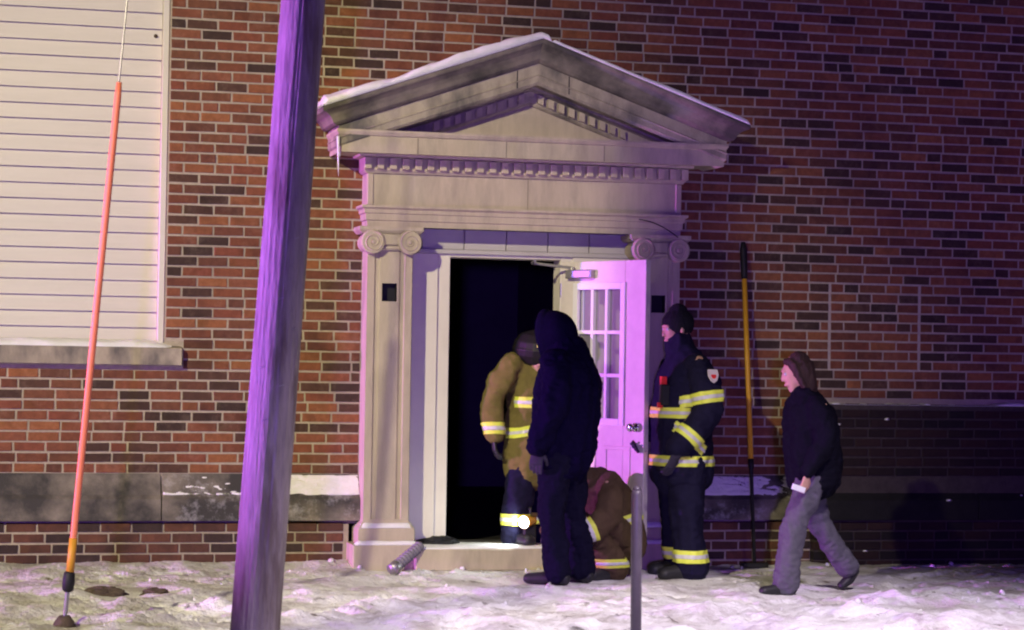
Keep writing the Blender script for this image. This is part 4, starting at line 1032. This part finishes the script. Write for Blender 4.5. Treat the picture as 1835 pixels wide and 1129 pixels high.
# ---------------------------------------------------------------- small things on the steps and snow
ln_ = empty('added_lantern', (3.86, -.24, .172), 'added lit lantern on the doorstep in place of the glowing leg trim', 'lantern')
b = MB(); b.box(-.045, .045, -.02, .09, .0, .13, .01); b.build('added_battery_box', M['black'], ln_)  # added lantern, stands in for bright reflective trim on the legs
b = MB(); b.cyl((.04, .045, .16), (-.05, -.035, .155), .05, n=24, rings=[(0, .028), (.3, .032), (.75, .042), (1, .047)]); b.build('added_lamp_head', M['yellow'], ln_, True)
b = MB(); b.cyl((-.05, -.035, .155), (-.055, -.039, .1545), .041, n=24); b.build('lens', M['lens'], ln_)  # lens of the added lantern
b = MB()
for p, q in (((0, .07, .13), (0, .07, .24)), ((0, .07, .24), (0, -.01, .25)), ((0, -.01, .25), (0, -.02, .21))): b.cyl(p, q, .009, n=8)
b.build('added_lantern_handle', M['black'], ln_)
lamp('added_lantern_light', 'SPOT', (3.79, -.29, .325), (3.5, -.22, .30), 7, (.85, .97, 1.0), spot_size=math.radians(165), spot_blend=.5, shadow_soft_size=.03)  # added light to brighten the trousers, boots and jamb

hs = empty('hose_piece', (2.98, -.36, .02), 'short ribbed length of hose propped against the left plinth in the snow', 'hose')
b = MB(); p0, p1 = Vector((-.11, -.10, .02)), Vector((.09, .02, .155)); rg = []
for k in range(41): rg.append((k / 40, .036 + .006 * math.sin(k * 1.55)))
b.cyl(p0, p1, .04, n=18, rings=rg); b.build('ribbed_tube', M['hose'], hs, True)
b = MB(); b.cyl(p0 - (p1 - p0).normalized() * .04, p0 + (p1 - p0).normalized() * .02, .043, n=18); b.build('coupling', M['steel'], hs, True)

def clump(name, loc, sx, sy, sz, mt, seed, label, cat, group=None):
    bm = bmesh.new(); bmesh.ops.create_icosphere(bm, subdivisions=4, radius=1)
    for v in bm.verts:
        p = v.co.normalized(); k = 1 + .55 * fbm(p.x * 1.8 + seed, p.y * 1.8, p.z * 1.8, 4)
        v.co = Vector((p.x * sx * k, p.y * sy * k, max(-.02, p.z * sz * k)))
    me = bpy.data.meshes.new(name); bm.to_mesh(me); bm.free(); me.materials.append(mt)
    o = bpy.data.objects.new(name, me); COL.objects.link(o); o.location = loc
    return tag(o, label, cat, group)
clump('door_mat', (3.24, -.07, .165), .16, .07, .05, M['black'], 3, 'crumpled black mat bunched at the foot of the left jamb', 'mat')
clump('earth_clod', (.87, -1.62, .0), .13, .07, .05, M['dirt'], 5, 'brown clod of earth right beside the orange marker foot', 'clod', 'earth clods in the snow')
clump('earth_clod', (1.17, -1.66, .0), .09, .06, .045, M['dirt'], 9, 'smaller brown earth clod midway between orange marker and wooden pole', 'clod', 'earth clods in the snow')

# loose lumps of kicked-up snow
b = MB(); ico = bmesh.new(); bmesh.ops.create_icosphere(ico, subdivisions=1, radius=1); iv_ = [v.co.copy() for v in ico.verts]; if_ = [tuple(v.index for v in f.verts) for f in ico.faces]; ico.free()
for k in range(150):
    x = random.uniform(-.5, 8.2); y = -random.uniform(.35, 4.4) if random.random() < .8 else -random.uniform(.1, .5)
    if 2.5 < x < 4.8 and -1.35 < y < -.6 and random.random() < .8: continue
    s = random.uniform(.010, .028); z = gh(x, y)
    E_ = Euler((random.random() * 6, random.random() * 6, random.random() * 6)).to_matrix()
    b.add([(Vector((x, y, z)) + E_ @ Vector((v.x * s * random.uniform(.7, 1.5), v.y * s * random.uniform(.6, 1.2), v.z * s * .55 - s * .15))) for v in iv_], if_)
o = b.build('snow_lumps', M['ground'], None, True); o['kind'] = 'stuff'
tag(o, 'loose lumps of kicked-up snow scattered over the ground', 'snow')
